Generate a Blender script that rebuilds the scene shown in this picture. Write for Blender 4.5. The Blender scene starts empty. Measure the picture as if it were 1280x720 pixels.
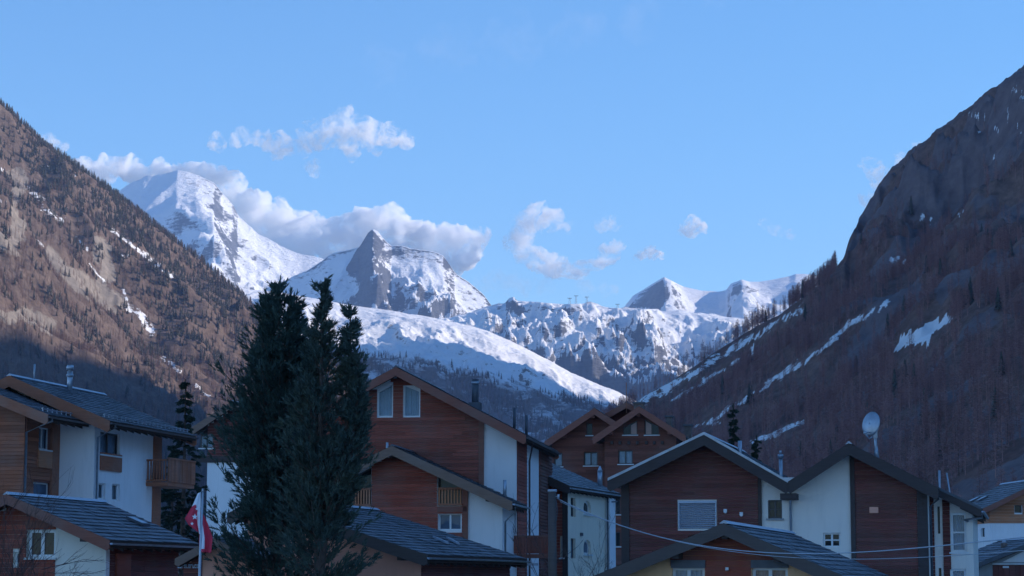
import bpy, bmesh, math, random
import numpy as np
from mathutils import Vector, Matrix
random.seed(7)
SC = bpy.context.scene
COL = SC.collection
R = math.radians

# ------------------------------------------------------------------ camera
F_PX, PITCH, CAM_Z = 2780.0, math.atan(368 / 2780.0), 3.0
cam_data = bpy.data.cameras.new('camera')
cam_data.sensor_width = 36.0
cam_data.lens = 36.0 * F_PX / 1280.0
cam_data.clip_start = 0.5
cam_data.clip_end = 120000.0
cam = bpy.data.objects.new('camera', cam_data)
COL.objects.link(cam)
cam.location = (0, 0, CAM_Z)
cam.rotation_euler = (math.pi / 2 + PITCH, 0, 0)
SC.camera = cam

# ------------------------------------------------------------------ daylight
SUN_AZ, SUN_EL = R(80), R(23)          # measured to the right of the view direction
world = bpy.data.worlds.new('World')
SC.world = world
world.use_nodes = True
wn, wl = world.node_tree.nodes, world.node_tree.links
wn.clear()
sky_tex = wn.new('ShaderNodeTexSky')
sky_tex.sky_type = 'NISHITA'
sky_tex.sun_disc = False
sky_tex.sun_elevation = SUN_EL
sky_tex.sun_rotation = SUN_AZ
sky_tex.altitude = 400
sky_tex.air_density = 1.0
sky_tex.dust_density = 0.0
sky_tex.ozone_density = 4.0
hsv = wn.new('ShaderNodeHueSaturation')
hsv.inputs['Saturation'].default_value = 1.18
bgd = wn.new('ShaderNodeBackground')
bgd.inputs['Strength'].default_value = 0.15
wout = wn.new('ShaderNodeOutputWorld')
wl.new(sky_tex.outputs['Color'], hsv.inputs['Color'])
wl.new(hsv.outputs['Color'], bgd.inputs['Color'])
wl.new(bgd.outputs[0], wout.inputs['Surface'])

sun_data = bpy.data.lights.new('sun', 'SUN')
sun_data.energy = 5.0
sun_data.angle = R(0.53)
sun_data.color = (1.0, 0.87, 0.76)
sun = bpy.data.objects.new('sun', sun_data)
COL.objects.link(sun)
S_DIR = Vector((math.sin(SUN_AZ) * math.cos(SUN_EL), math.cos(SUN_AZ) * math.cos(SUN_EL), math.sin(SUN_EL)))
sun.rotation_euler = S_DIR.to_track_quat('Z', 'Y').to_euler()

SC.view_settings.view_transform = 'Standard'
SC.view_settings.look = 'None'
SC.view_settings.exposure = 0.5
SC.view_settings.gamma = 1.0
SC.view_settings.use_curve_mapping = False
SC.render.engine = 'CYCLES'
SC.cycles.use_denoising = True
SC.cycles.max_bounces = 10
SC.cycles.diffuse_bounces = 6
SC.cycles.transparent_max_bounces = 12
SC.cycles.volume_bounces = 10

# ------------------------------------------------------------------ helpers
def ray(px, py):
    u, v = (px - 640.0) / F_PX, (360.0 - py) / F_PX
    return Vector((u, math.cos(PITCH) - v * math.sin(PITCH), math.sin(PITCH) + v * math.cos(PITCH)))

def at(px, py, Y):
    """the point at distance Y along the view that shows at pixel px, py of the photograph"""
    d = ray(px, py)
    return Vector((0, 0, CAM_Z)) + d * (Y / d.y)

def to_px(X, Y, Z):
    """pixel of world points (arrays)"""
    c, s = math.cos(PITCH), math.sin(PITCH)
    z = Z - CAM_Z
    dep = Y * c + z * s
    up = -Y * s + z * c
    return 640 + F_PX * X / dep, 360 - F_PX * up / dep

def elev(px, py):
    d = ray(px, py)
    return d.z / d.y

def mesh_obj(name, verts, faces, mat=None, parent=None, smooth=False):
    me = bpy.data.meshes.new(name)
    me.from_pydata([tuple(v) for v in verts], [], faces)
    if smooth:
        me.polygons.foreach_set('use_smooth', [True] * len(me.polygons))
    o = bpy.data.objects.new(name, me)
    COL.objects.link(o)
    if mat: me.materials.append(mat)
    if parent: o.parent = parent
    return o

def np_mesh(name, V, Fq, mat, smooth=True):
    """V (n,3) array, Fq (m,k) int array of faces"""
    me = bpy.data.meshes.new(name)
    n, (m, k) = len(V), Fq.shape
    me.vertices.add(n)
    me.vertices.foreach_set('co', np.asarray(V, dtype=np.float32).ravel())
    me.loops.add(m * k)
    me.loops.foreach_set('vertex_index', Fq.astype(np.int32).ravel())
    me.polygons.add(m)
    me.polygons.foreach_set('loop_start', np.arange(0, m * k, k, dtype=np.int32))
    me.polygons.foreach_set('use_smooth', np.full(m, smooth))
    me.update(calc_edges=True)
    me.validate()
    if mat: me.materials.append(mat)
    o = bpy.data.objects.new(name, me)
    COL.objects.link(o)
    return o

def empty(name, loc=(0, 0, 0), rz=0.0):
    o = bpy.data.objects.new(name, None)
    COL.objects.link(o)
    o.empty_display_size = 0.5
    o.location = loc
    o.rotation_euler = (0, 0, rz)
    return o

def tag(o, label=None, cat=None, group=None, kind=None):
    if label: o['label'] = label
    if cat: o['category'] = cat
    if group: o['group'] = group
    if kind: o['kind'] = kind
    return o

def copy_tree(o, parent=None):
    c = o.copy()
    COL.objects.link(c)
    c.parent = parent
    for ch in list(o.children): copy_tree(ch, c)
    return c

# ---- numpy noise
def _hash(ix, iy, seed):
    h = (ix.astype(np.int64) * 374761393 + iy.astype(np.int64) * 668265263 + seed * 974634777) & 0xFFFFFFFF
    h = ((h ^ (h >> 13)) * 1274126177) & 0xFFFFFFFF
    h = h ^ (h >> 16)
    return (h & 0xFFFF) / 65536.0

def perlin(x, y, seed=0):
    x0, y0 = np.floor(x), np.floor(y)
    fx, fy = x - x0, y - y0
    x0 = x0.astype(np.int64); y0 = y0.astype(np.int64)
    sx = fx * fx * fx * (fx * (fx * 6 - 15) + 10)
    sy = fy * fy * fy * (fy * (fy * 6 - 15) + 10)
    def g(ix, iy, dx, dy):
        a = _hash(ix, iy, seed) * 2 * np.pi
        return np.cos(a) * dx + np.sin(a) * dy
    n00 = g(x0, y0, fx, fy); n10 = g(x0 + 1, y0, fx - 1, fy)
    n01 = g(x0, y0 + 1, fx, fy - 1); n11 = g(x0 + 1, y0 + 1, fx - 1, fy - 1)
    a = n00 + sx * (n10 - n00); b = n01 + sx * (n11 - n01)
    return (a + sy * (b - a)) * 1.5

def fbm(x, y, octs=5, seed=0, gain=0.5, lac=2.03):
    s, a, f = 0, 1.0, 1.0
    for k in range(octs):
        s = s + a * perlin(x * f + 17.3 * k, y * f - 9.1 * k, seed + k)
        a *= gain; f *= lac
    return s

def ridged(x, y, octs=6, seed=0, gain=0.5, lac=2.03):
    s, a, f, w = 0, 1.0, 1.0, 1.0
    for k in range(octs):
        n = 1 - np.abs(perlin(x * f + 31.7 * k, y * f + 5.3 * k, seed + k))
        n = n * n * w
        w = np.clip(n * 1.6, 0, 1)
        s = s + a * n
        a *= gain; f *= lac
    return s

def smooth01(x, a, b):
    t = np.clip((x - a) / (b - a), 0, 1)
    return t * t * (3 - 2 * t)

def in_poly(px, py, poly):
    inside = np.zeros(np.shape(px), bool)
    n = len(poly)
    for i in range(n):
        x1, y1 = poly[i]; x2, y2 = poly[(i + 1) % n]
        c = ((y1 > py) != (y2 > py)) & (px < (x2 - x1) * (py - y1) / (y2 - y1 + 1e-12) + x1)
        inside ^= c
    return inside

# ---- materials
class NT:
    def __init__(s, name):
        s.m = bpy.data.materials.new(name); s.m.use_nodes = True
        s.t = s.m.node_tree; s.n = s.t.nodes; s.l = s.t.links
        s.n.clear()
        s.out = s.n.new('ShaderNodeOutputMaterial')
    def add(s, typ, **kw):
        n = s.n.new(typ)
        for k, v in kw.items():
            if k.startswith('i_'):
                n.inputs[k[2:].replace('_', ' ')].default_value = v
            else: setattr(n, k, v)
        return n
    def link(s, a, b): s.l.new(a, b)
    def bsdf(s, rough=0.7, spec=0.3, metal=0.0):
        b = s.n.new('ShaderNodeBsdfPrincipled')
        b.inputs['Roughness'].default_value = rough
        b.inputs['Specular IOR Level'].default_value = spec
        b.inputs['Metallic'].default_value = metal
        s.link(b.outputs[0], s.out.inputs['Surface'])
        return b
    def noise(s, vec, scale, detail=5, rough=0.55, dist=0.0):
        n = s.add('ShaderNodeTexNoise')
        n.inputs['Scale'].default_value = scale; n.inputs['Detail'].default_value = detail
        n.inputs['Roughness'].default_value = rough; n.inputs['Distortion'].default_value = dist
        if vec is not None: s.link(vec, n.inputs['Vector'])
        return n.outputs['Fac']
    def ramp(s, fac, stops, interp='LINEAR'):
        r = s.add('ShaderNodeValToRGB')
        r.color_ramp.interpolation = interp
        e = r.color_ramp.elements
        while len(e) < len(stops): e.new(0.5)
        for el, (p, c) in zip(e, stops):
            el.position = p
            el.color = (c, c, c, 1) if not hasattr(c, '__len__') else (c[0], c[1], c[2], 1)
        s.link(fac, r.inputs['Fac'])
        return r.outputs['Color']
    def mix(s, fac, a, b, typ='MIX'):
        m = s.add('ShaderNodeMix', data_type='RGBA', blend_type=typ)
        for sock, v in ((m.inputs[0], fac), (m.inputs[6], a), (m.inputs[7], b)):
            if hasattr(v, 'default_value') or hasattr(v, 'is_output'): s.link(v, sock)
            elif hasattr(v, '__len__'): sock.default_value = (v[0], v[1], v[2], 1)
            else: sock.default_value = v
        return m.outputs[2]
    def math(s, op, a, b=0.0, c=None, clamp=False):
        m = s.add('ShaderNodeMath', operation=op, use_clamp=clamp)
        for i, v in enumerate((a, b) if c is None else (a, b, c)):
            if hasattr(v, 'is_output'): s.link(v, m.inputs[i])
            else: m.inputs[i].default_value = v
        return m.outputs[0]
    def coord(s, which='Object', scale=None):
        t = s.add('ShaderNodeTexCoord').outputs[which]
        if scale is not None:
            mp = s.add('ShaderNodeMapping'); mp.inputs['Scale'].default_value = scale
            s.link(t, mp.inputs['Vector']); t = mp.outputs[0]
        return t
    def bump(s, b, h, strength=0.3, dist=0.02):
        n = s.add('ShaderNodeBump'); n.inputs['Strength'].default_value = strength; n.inputs['Distance'].default_value = dist
        s.link(h, n.inputs['Height']); s.link(n.outputs[0], b.inputs['Normal'])
# ================================================================== the setting: ground and mountains
def polar_grid(pxs, Ys):
    """vertex grid fanning out from the valley mouth: columns by bearing, rows by distance"""
    u = (np.asarray(pxs) - 640.0) / F_PX
    Yg = np.repeat(np.asarray(Ys, float)[:, None], len(u), 1)
    Xg = u[None, :] * Yg
    return Xg, Yg

def grid_faces(nr, nc):
    i = np.arange(nr * nc).reshape(nr, nc)
    return np.stack([i[:-1, :-1], i[:-1, 1:], i[1:, 1:], i[1:, :-1]], -1).reshape(-1, 4)

def terrain(name, X, Y, Z, mat, label, attrs=None):
    nr, nc = X.shape
    o = np_mesh(name, np.stack([X, Y, Z], -1).reshape(-1, 3), grid_faces(nr, nc), mat)
    for k, v in (attrs or {}).items():
        a = o.data.attributes.new(k, 'FLOAT', 'POINT')
        a.data.foreach_set('value', np.asarray(v, np.float32).ravel())
    tag(o, label, None, None, 'structure')
    return o

def sky_elev(pts, px):
    xs = [p[0] for p in pts]; es = [elev(*p) for p in pts]
    return np.interp(px, xs, es)

# ---- materials of the slopes
def slope_material(name, grass, grass2, rock, rock2, snow_scale):
    t = NT(name); b = t.bsdf(0.95, 0.1)
    g = t.add('ShaderNodeNewGeometry'); pos = g.outputs['Position']
    n1 = t.noise(pos, 0.02, 6, 0.65); n2 = t.noise(pos, 0.15, 5, 0.7)
    ground = t.mix(t.ramp(n1, [(0.35, 0.0), (0.65, 1.0)]), grass, grass2)
    ground = t.mix(t.ramp(n2, [(0.3, 0.35), (0.7, 1.0)]), (0.03, 0.025, 0.02), ground)
    rk = t.mix(t.ramp(t.noise(pos, 0.06, 7, 0.7), [(0.35, 0.0), (0.65, 1.0)]), rock, rock2)
    ra = t.add('ShaderNodeAttribute', attribute_name='rock').outputs['Fac']
    sa = t.add('ShaderNodeAttribute', attribute_name='snow').outputs['Fac']
    col = t.mix(t.ramp(t.math('ADD', ra, t.math('MULTIPLY', t.math('SUBTRACT', n2, 0.5), 0.9)), [(0.42, 0.0), (0.58, 1.0)]), ground, rk)
    sn = t.noise(pos, snow_scale, 7, 0.75)
    sm = t.ramp(t.math('ADD', sa, t.math('MULTIPLY', t.math('SUBTRACT', sn, 0.5), 2.0)), [(0.46, 0.0), (0.54, 1.0)])
    col = t.mix(sm, col, (0.78, 0.8, 0.83))
    t.link(col, b.inputs['Base Color'])
    t.bump(b, t.noise(pos, 0.25, 6, 0.75), 0.6, 3.0)
    return t.m

def snow_material(name, rock, rock2, z_lo, z_hi, forest=None, feat=400.0, snow_bias=0.0):
    """snow that lies where the ground is not too steep, rock elsewhere, dark forest below a height"""
    t = NT(name); b = t.bsdf(0.7, 0.2)
    g = t.add('ShaderNodeNewGeometry'); pos = g.outputs['Position']
    sep = t.add('ShaderNodeSeparateXYZ'); t.link(g.outputs['Normal'], sep.inputs[0])
    psep = t.add('ShaderNodeSeparateXYZ'); t.link(pos, psep.inputs[0])
    k = 1.0 / feat
    big = t.noise(pos, k * 1.2, 8, 0.65)
    stretch = t.add('ShaderNodeMapping'); stretch.inputs['Scale'].default_value = (1, 1, 3.0); t.link(pos, stretch.inputs['Vector'])
    fine = t.noise(stretch.outputs[0], k * 6, 8, 0.7, 0.4)
    v = t.math('ADD', sep.outputs['Z'], t.math('MULTIPLY', t.math('SUBTRACT', big, 0.5), 0.35))
    v = t.math('ADD', v, t.math('MULTIPLY', t.math('SUBTRACT', fine, 0.5), 0.6))
    micro = t.noise(stretch.outputs[0], 1 / 38.0, 4, 0.75, 0.5)
    v = t.math('ADD', v, t.math('MULTIPLY', t.math('SUBTRACT', micro, 0.5), 0.42))
    ra = t.add('ShaderNodeAttribute', attribute_name='rock').outputs['Fac']
    v = t.math('SUBTRACT', v, t.math('MULTIPLY', ra, 0.6))
    v = t.math('ADD', v, snow_bias)
    sm = t.ramp(v, [(0.46, 0.0), (0.56, 1.0)])
    rk = t.mix(t.ramp(fine, [(0.3, 0.0), (0.7, 1.0)]), rock, rock2)
    snow = t.mix(t.ramp(t.noise(pos, k * 2, 6, 0.6), [(0.3, 0.0), (0.7, 1.0)]), (0.74, 0.76, 0.80), (0.84, 0.85, 0.87))
    col = t.mix(sm, rk, snow)
    if forest:
        fa = t.add('ShaderNodeAttribute', attribute_name='forest').outputs['Fac']
        tr = t.noise(pos, 1 / 45.0, 6, 0.75)
        fcol = t.mix(t.ramp(tr, [(0.35, 0.0), (0.65, 1.0)]), forest[0], forest[1])
        haze_gaps = t.ramp(t.noise(stretch.outputs[0], 1 / 160.0, 7, 0.75, 0.6), [(0.50, 0.0), (0.60, 1.0)])
        fcol = t.mix(haze_gaps, fcol, (0.6, 0.62, 0.65))  # snow gaps, widened to stand in for blue haze over the wood
        fm = t.ramp(t.math('ADD', fa, t.math('MULTIPLY', t.math('SUBTRACT', t.noise(pos, 1 / 130.0, 7, 0.75), 0.5), 1.3)), [(0.44, 0.0), (0.58, 1.0)])
        col = t.mix(fm, col, fcol)
    t.link(col, b.inputs['Base Color'])
    t.bump(b, t.math('ADD', fine, t.math('MULTIPLY', micro, 0.35)), 0.7, feat * 0.07)
    return t.m

# ---- valley floor
t = NT('meadow'); b = t.bsdf(0.95, 0.1); pos = t.add('ShaderNodeNewGeometry').outputs['Position']
gr = t.mix(t.ramp(t.noise(pos, 0.05, 6, 0.6), [(0.35, 0.0), (0.65, 1.0)]), (0.11, 0.12, 0.05), (0.2, 0.17, 0.09))
gr = t.mix(t.ramp(t.noise(pos, 0.06, 6, 0.6), [(0.47, 0.0), (0.53, 1.0)]), gr, (0.78, 0.8, 0.83))  # unseen snow patches, added to bounce sky light onto the walls
t.link(gr, b.inputs['Base Color']); t.bump(b, t.noise(pos, 4.0, 6, 0.7), 0.5, 0.05)
ground_o = mesh_obj('ground', [(-26000, -8000, 0), (26000, -8000, 0), (26000, 19400, 0), (-26000, 19400, 0)], [(0, 1, 2, 3)], t.m)
tag(ground_o, 'flat valley floor of meadow with added snow patches reflecting light up at the village', None, None, 'structure')

# ---- forested slope on the left: a flank running up the valley, ended by a spur
LEFT_SKY = [(-700, -420), (-300, -88), (-60, 92), (0, 140), (40, 178), (80, 205), (120, 232), (160, 262), (200, 292), (240, 322), (275, 350), (310, 378),
            (360, 415), (440, 474), (560, 560), (700, 660), (790, 727), (860, 740)]
def left_plane(X, Y):
    return 0.78 * (-(X - 220) * 0.958 + (Y - 4500) * 0.287)
pxs = np.linspace(-330, 800, 560); Ys = np.concatenate([np.linspace(1300, 4600, 330), np.linspace(4640, 6200, 40)])
LX, LY = polar_grid(pxs, Ys)
LPX = np.repeat(pxs[None, :], len(Ys), 0)
nz = (ridged(LX / 420, LY / 520, 6, 3) - 1.1) * 55 + fbm(LX / 160, LY / 160, 5, 9) * 22 + fbm(LX / 40, LY / 40, 4, 19) * 6
lp = left_plane(LX, LY)
cap = sky_elev(LEFT_SKY, LPX) * np.minimum(LY, 4500) + CAM_Z - 0.9 * np.maximum(0, LY - 4500) + fbm(LX / 60, LY / 60, 3, 5) * 3
LZ = np.minimum(lp + nz * smooth01(lp, -20, 160) + 45 * smooth01(LY, 3900, 4450), cap)
LZ = np.where(lp < -10, -12, np.maximum(LZ, -12))
lpx, lpy = to_px(LX, LY, LZ)
wob = fbm(lpx / 18, lpy / 18, 3, 41) * 9
def soft(polys, px, py, wobx=0, woby=0):
    m = np.zeros(px.shape)
    for p in polys: m = np.maximum(m, in_poly(px + wobx, py + woby, p).astype(float))
    return m
def line_mask(px, py, pts, w):
    """1 near a polyline of half width w pixels, fading out"""
    d = np.full(px.shape, 1e9)
    for (x1, y1), (x2, y2) in zip(pts[:-1], pts[1:]):
        tt = np.clip(((px - x1) * (x2 - x1) + (py - y1) * (y2 - y1)) / ((x2 - x1) ** 2 + (y2 - y1) ** 2), 0, 1)
        d = np.minimum(d, np.hypot(px - x1 - tt * (x2 - x1), py - y1 - tt * (y2 - y1)))
    return np.clip(1.25 - d / w * 0.75, 0, 1)
snow = np.zeros(LX.shape)
for pts, w in [([(36, 235), (54, 250)], 5), ([(55, 262), (78, 276)], 5), ([(95, 298), (110, 310)], 4), ([(0, 210), (6, 214)], 4), ([(0, 248), (4, 250)], 4), ([(60, 205), (62, 212)], 2),
               ([(140, 288), (190, 325), (215, 345)], 5), ([(150, 315), (165, 322)], 3), ([(162, 385), (178, 395), (190, 415)], 8), ([(152, 360), (160, 380)], 4), ([(205, 448), (222, 460)], 5),
               ([(248, 484), (262, 494)], 3), ([(238, 205), (243, 208)], 2), ([(140, 215), (146, 220)], 2), ([(110, 330), (132, 352)], 3), ([(45, 300), (52, 306)], 3), ([(90, 215), (96, 222)], 3)]:
    snow = np.maximum(snow, line_mask(lpx + wob * .35, lpy + wob * .35, pts, w * .75))
snow *= 0.62
rock = np.zeros(LX.shape)
for pts, w in [([(22, 215), (26, 240), (18, 262), (24, 300)], 8), ([(0, 392), (30, 395), (60, 405)], 10), ([(128, 310), (136, 345), (120, 370), (150, 375)], 10), ([(110, 352), (95, 345)], 8), ([(0, 300), (14, 312)], 8), ([(60, 315), (100, 360), (140, 380)], 8)]:
    rock = np.maximum(rock, line_mask(lpx + wob, lpy + wob, pts, w))
mat_left = slope_material('larch_slope', (0.15, 0.105, 0.085), (0.22, 0.165, 0.135), (0.30, 0.26, 0.22), (0.17, 0.15, 0.13), 0.06)
left_o = terrain('mountain_left', LX, LY, LZ, mat_left, 'sunlit larch covered mountainside with rocky ribs, in shade at its foot', {'snow': snow, 'rock': rock})

# ---- the shaded mountain on the right
RIGHT_SKY = [(300, 765), (452, 728), (560, 655), (640, 604), (700, 566), (760, 528), (800, 500), (860, 465), (903, 436), (942, 412), (979, 393), (1014, 368), (1040, 347), (1060, 326), (1066, 305), (1078, 280), (1088, 262),
             (1100, 245), (1112, 226), (1130, 208), (1150, 189), (1165, 180), (1180, 168), (1205, 151), (1225, 138), (1240, 122), (1262, 110), (1280, 96), (1330, 62), (1400, 14), (1600, -160), (1900, -440)]
def right_plane(X, Y):
    return 0.685 * ((X + 128) * 0.978 + (Y - 1900) * 0.208)
pxs = np.linspace(440, 1720, 620); Ys = np.concatenate([np.linspace(420, 1900, 300), np.linspace(1906, 3000, 120), np.linspace(3030, 3800, 14)])
RX, RY = polar_grid(pxs, Ys)
RPX = np.repeat(pxs[None, :], len(Ys), 0)
ru = (RPX - 640) / F_PX
Yc = np.clip(185.0 / np.maximum(.03, 0.685 * (0.978 * ru + 0.208) - sky_elev(RIGHT_SKY, RPX)), 1700, 2950) * 1.01
rp = right_plane(RX, RY)
steep = smooth01(RPX, 1020, 1090)
rn = (ridged(RX / 260, RY / 420, 6, 13) - 1.1) * 26 + fbm(RX / 90, RY / 90, 5, 23) * 12 + fbm(RX / 24, RY / 24, 4, 29) * 3
rn = rn * (0.35 + 0.65 * smooth01(rp, 30, 200)) + steep * (ridged(RX / 130, RY / 200, 6, 37) - 0.8) * 75 * smooth01(rp, 160, 380)
capel = sky_elev(RIGHT_SKY, RPX)
cap = capel * np.minimum(RY, Yc) + CAM_Z - 0.75 * np.maximum(0, RY - Yc) + fbm(RX / 25, RY / 25, 4, 31) * (1.0 + 4.5 * steep)
RZ = np.minimum(rp + rn * smooth01(rp, -10, 60) + 26 * smooth01(RY, .78 * Yc, .99 * Yc) + steep * 30 * smooth01(rp, 200, 420), cap)
RZ = np.where(rp < -10, -12, np.maximum(RZ, -12))
rpx, rpy = to_px(RX, RY, RZ)
rw = fbm(rpx / 22, rpy / 22, 4, 51) * 10
rsnow = np.zeros(RX.shape)
for pts, w in [([(800, 505), (862, 468), (900, 446), (945, 420), (1005, 384)], 5), ([(840, 500), (905, 462), (940, 440)], 3), ([(870, 535), (905, 515), (935, 497), (985, 464), (1020, 440), (1062, 408)], 4), ([(1065, 405), (1110, 376)], 4),
               ([(940, 552), (975, 538), (1005, 528)], 4), ([(1148, 270), (1162, 272)], 3), ([(1116, 326), (1132, 326)], 4), ([(1212, 143), (1232, 142)], 4), ([(1234, 193), (1240, 196)], 3),
               ([(1268, 110), (1278, 122)], 5), ([(1218, 168), (1226, 164)], 2), ([(1262, 135), (1258, 150)], 2), ([(1244, 160), (1250, 165)], 2), ([(880, 530), (900, 528)], 3), ([(1270, 150), (1276, 165)], 2), ([(1195, 268), (1205, 262)], 2)]:
    rsnow = np.maximum(rsnow, line_mask(rpx + rw * .25, rpy + rw * .25, pts, w))
rsnow *= 0.64
tri = soft([[(1113, 441), (1124, 424), (1150, 408), (1196, 393), (1186, 404), (1168, 415), (1160, 428), (1140, 432)]], rpx, rpy, rw * .3, rw * .3)
rsnow = np.maximum(rsnow, tri * 1.1)
rrock = steep * smooth01(ridged(RX / 90, RY / 120, 5, 61) + smooth01(-rpy, -330, -150) * 0.5, 0.95, 1.45)
rrock = np.maximum(rrock, line_mask(rpx + rw, rpy + rw, [(1215, 520), (1245, 512), (1270, 498)], 8) * 0.6)
mat_right = slope_material('shaded_slope', (0.22, 0.12, 0.10), (0.28, 0.18, 0.15), (0.21, 0.165, 0.165), (0.13, 0.10, 0.105), 0.11)
right_o = terrain('mountain_right', RX, RY, RZ, mat_right, 'steep shaded mountainside of bare larches and cliffs with a few snow streaks', {'snow': rsnow, 'rock': rrock})

# ---- the range west of the valley, outside the frame, its crest shaped to cast the evening shade
def shadow_crest():
    xc = 3600.0
    out = []
    for px, py in [(-330, 330), (-200, 360), (-50, 398), (0, 408), (60, 425), (120, 448), (175, 474), (230, 498), (280, 522), (330, 548)]:
        e = elev(px, py); u = (px - 640) / F_PX
        Yv = np.linspace(1500, 4450, 3000)
        k = np.argmin(np.abs(left_plane(u * Yv, Yv) + 8 - e * Yv))
        Yp, Xp, Zp = Yv[k], u * Yv[k], e * Yv[k]
        d = (xc - Xp)
        out.append((Yp + d * S_DIR.y / S_DIR.x, Zp + d * S_DIR.z / S_DIR.x))
    return xc, sorted(out)
XC, CREST = shadow_crest()
gx = np.concatenate([np.linspace(700, 3600, 60), np.linspace(3650, 6500, 20)]); gy = np.linspace(-1500, 9400, 190)
WX, WY = np.meshgrid(gx, gy)
ccy = np.array([c[0] for c in CREST]); ccz = np.array([c[1] for c in CREST])
crest = np.interp(WY, ccy, ccz) 
crest = np.where(WY > ccy.max(), np.interp(WY, [ccy.max(), ccy.max() + 500, 6900, 7450, 7830, 8000, 8300, 9400], [ccz[-1], ccz[-1] - 400, 1600, 2520, 2520, 1500, 500, 0]), crest)  # unseen peak added to shade the wood below the snow ridge
crest = np.where(WY < ccy.min(), np.interp(WY, [-1500, 2000, ccy.min()], [1600, 1660, ccz[0]]), crest)
foot = np.maximum(0.30 * WY + 250, 700)
WZ = crest * np.clip((WX - foot) / (XC - foot), 0, 1) ** 1.15 - np.maximum(0, WX - XC) * 0.5
WZ = np.maximum(WZ + (ridged(WX / 500, WY / 500, 5, 71) - 1.1) * 60 * smooth01(WX, 800, 1600) * smooth01(-np.abs(WX - XC), -700, -100) * 0 , -12)
terrain('mountain_west', WX, WY, WZ, mat_right, 'unseen range west of the valley, its crest shaped to shade village and slopes', {'snow': WX * 0 + smooth01(WZ, 900, 1700), 'rock': WX * 0 + 0.3})

# ---- far snow mountains: each a crest line at its own distance with slopes falling towards and away from us
def far_mountain(name, sky, Yc, drop, px0, px1, ncol, depth, nrow, amp, feat, seed, mat, label, steep=1.0, crest_keep=0.12, curve=1.0, spurs=(), attrs=None, back=1500, forest=None):
    pxs = np.linspace(px0, px1, ncol)
    dd = np.concatenate([-np.linspace(depth ** .7, 0, nrow) ** (1 / .7), np.linspace(30, back, 14)])
    X, Y = polar_grid(pxs, Yc + dd)
    P = np.repeat(pxs[None, :], len(dd), 0)
    D = np.repeat(dd[:, None], ncol, 1)
    crest = sky_elev(sky, P) * (Yc) + CAM_Z
    t_ = np.clip(-D / depth, 0, 1)
    fall = drop * t_ ** curve * depth
    Z = crest - fall - np.maximum(D, 0) * 0.7
    for (sx, sy0, wpx, h, L) in spurs:           # spurs: buttresses running down towards us
        Z = Z + h * np.exp(-((P - sx - sy0 * t_) / wpx) ** 2) * np.clip(t_ / L, 0, 1) * np.clip((1 - t_) * 2, 0, 1)
    wx, wy = fbm(X / feat, Y / feat, 3, seed + 90) * .35, fbm(X / feat, Y / feat, 3, seed + 95) * .35
    n = (ridged(X / feat + wx, Y / feat + wy, 8, seed, 0.46) - 1.25) * amp + (ridged(X / (feat * .27) + wy, Y / (feat * .27) + wx, 7, seed + 50, .58) - 1.2) * amp * .34
    keep = crest_keep + (1 - crest_keep) * smooth01(-D, 0, depth * 0.3)
    Z = Z + n * keep
    # nothing in front of the crest may rise above the line to it
    lim = sky_elev(sky, P) * Y + CAM_Z
    Z = np.where(D < 0, np.minimum(Z, lim + 0 * Z - 1.0), Z)
    Z = np.maximum(Z, -20)
    qx, qy = to_px(X, Y, Z)
    A = {k: f(qx, qy, Z) for k, f in (attrs or {}).items()}
    return terrain(name, X, Y, Z, mat, label, A)

rk_a, rk_b = (0.06, 0.064, 0.075), (0.15, 0.15, 0.155)
snow_hi = snow_material('glacier_snow', rk_a, rk_b, 0, 0, None, 500.0, 0.05)
BREIT = [(60, 300), (120, 252), (150, 232), (172, 222), (195, 216), (215, 212), (240, 218), (262, 228), (272, 241), (286, 256), (293, 268), (318, 290), (345, 305), (375, 316), (400, 322), (430, 342), (460, 362), (520, 396), (600, 420)]
far_mountain('snow_mountain', BREIT, 14500, 0.58, 60, 600, 420, 4200, 190, 180, 1300, 101, snow_hi,
             'highest broad snow peak beneath the cloud bank, ice cliffs along its top', curve=0.85,
             spurs=((250, 60, 34, 230, .3), (330, 60, 30, 160, .3), (395, 40, 22, 140, .2)),
             attrs={'rock': lambda x, y, z: line_mask(x, y, [(232, 226), (255, 232), (268, 245)], 7) * .38 + line_mask(x, y, [(255, 248), (285, 272)], 6) * .3 + line_mask(x, y, [(290, 300), (330, 330)], 14) * .25})
KLEIN = [(330, 360), (380, 340), (408, 320), (430, 312), (447, 308), (452, 300), (458, 291), (464, 287), (470, 291), (480, 302), (488, 308), (500, 307), (520, 311), (545, 316), (553, 320), (562, 332), (568, 341), (585, 352), (605, 369), (618, 386), (640, 400), (700, 420)]
far_mountain('rock_peak', KLEIN, 12800, 0.62, 330, 690, 360, 2600, 170, 200, 760, 131, snow_material('rock_peak_snow', (0.05, 0.054, 0.062), (0.12, 0.12, 0.125), 0, 0, None, 320.0, 0.02),
             'small sharp rock pyramid rising from a snowy shoulder', curve=0.8, crest_keep=0.06,
             spurs=((468, -10, 16, 130, .15), (530, 10, 26, 90, .2), (566, 20, 16, 110, .2)),
             attrs={'rock': lambda x, y, z: soft([[(464, 286), (480, 304), (470, 330), (462, 352), (440, 346), (432, 336), (446, 312)]], x, y) * .62 + line_mask(x, y, [(486, 318), (520, 322), (558, 330)], 6) * .35 + line_mask(x, y, [(478, 345), (500, 372)], 8) * .4})
PEAKS = [(640, 420), (700, 400), (760, 392), (781, 384), (792, 370), (805, 362), (818, 354), (832, 346), (842, 351), (856, 358), (880, 363), (900, 364), (910, 362), (916, 354), (930, 349), (940, 352), (952, 352), (975, 348), (990, 345), (998, 342), (1012, 342), (1030, 346), (1080, 350), (1150, 360)]
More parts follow.
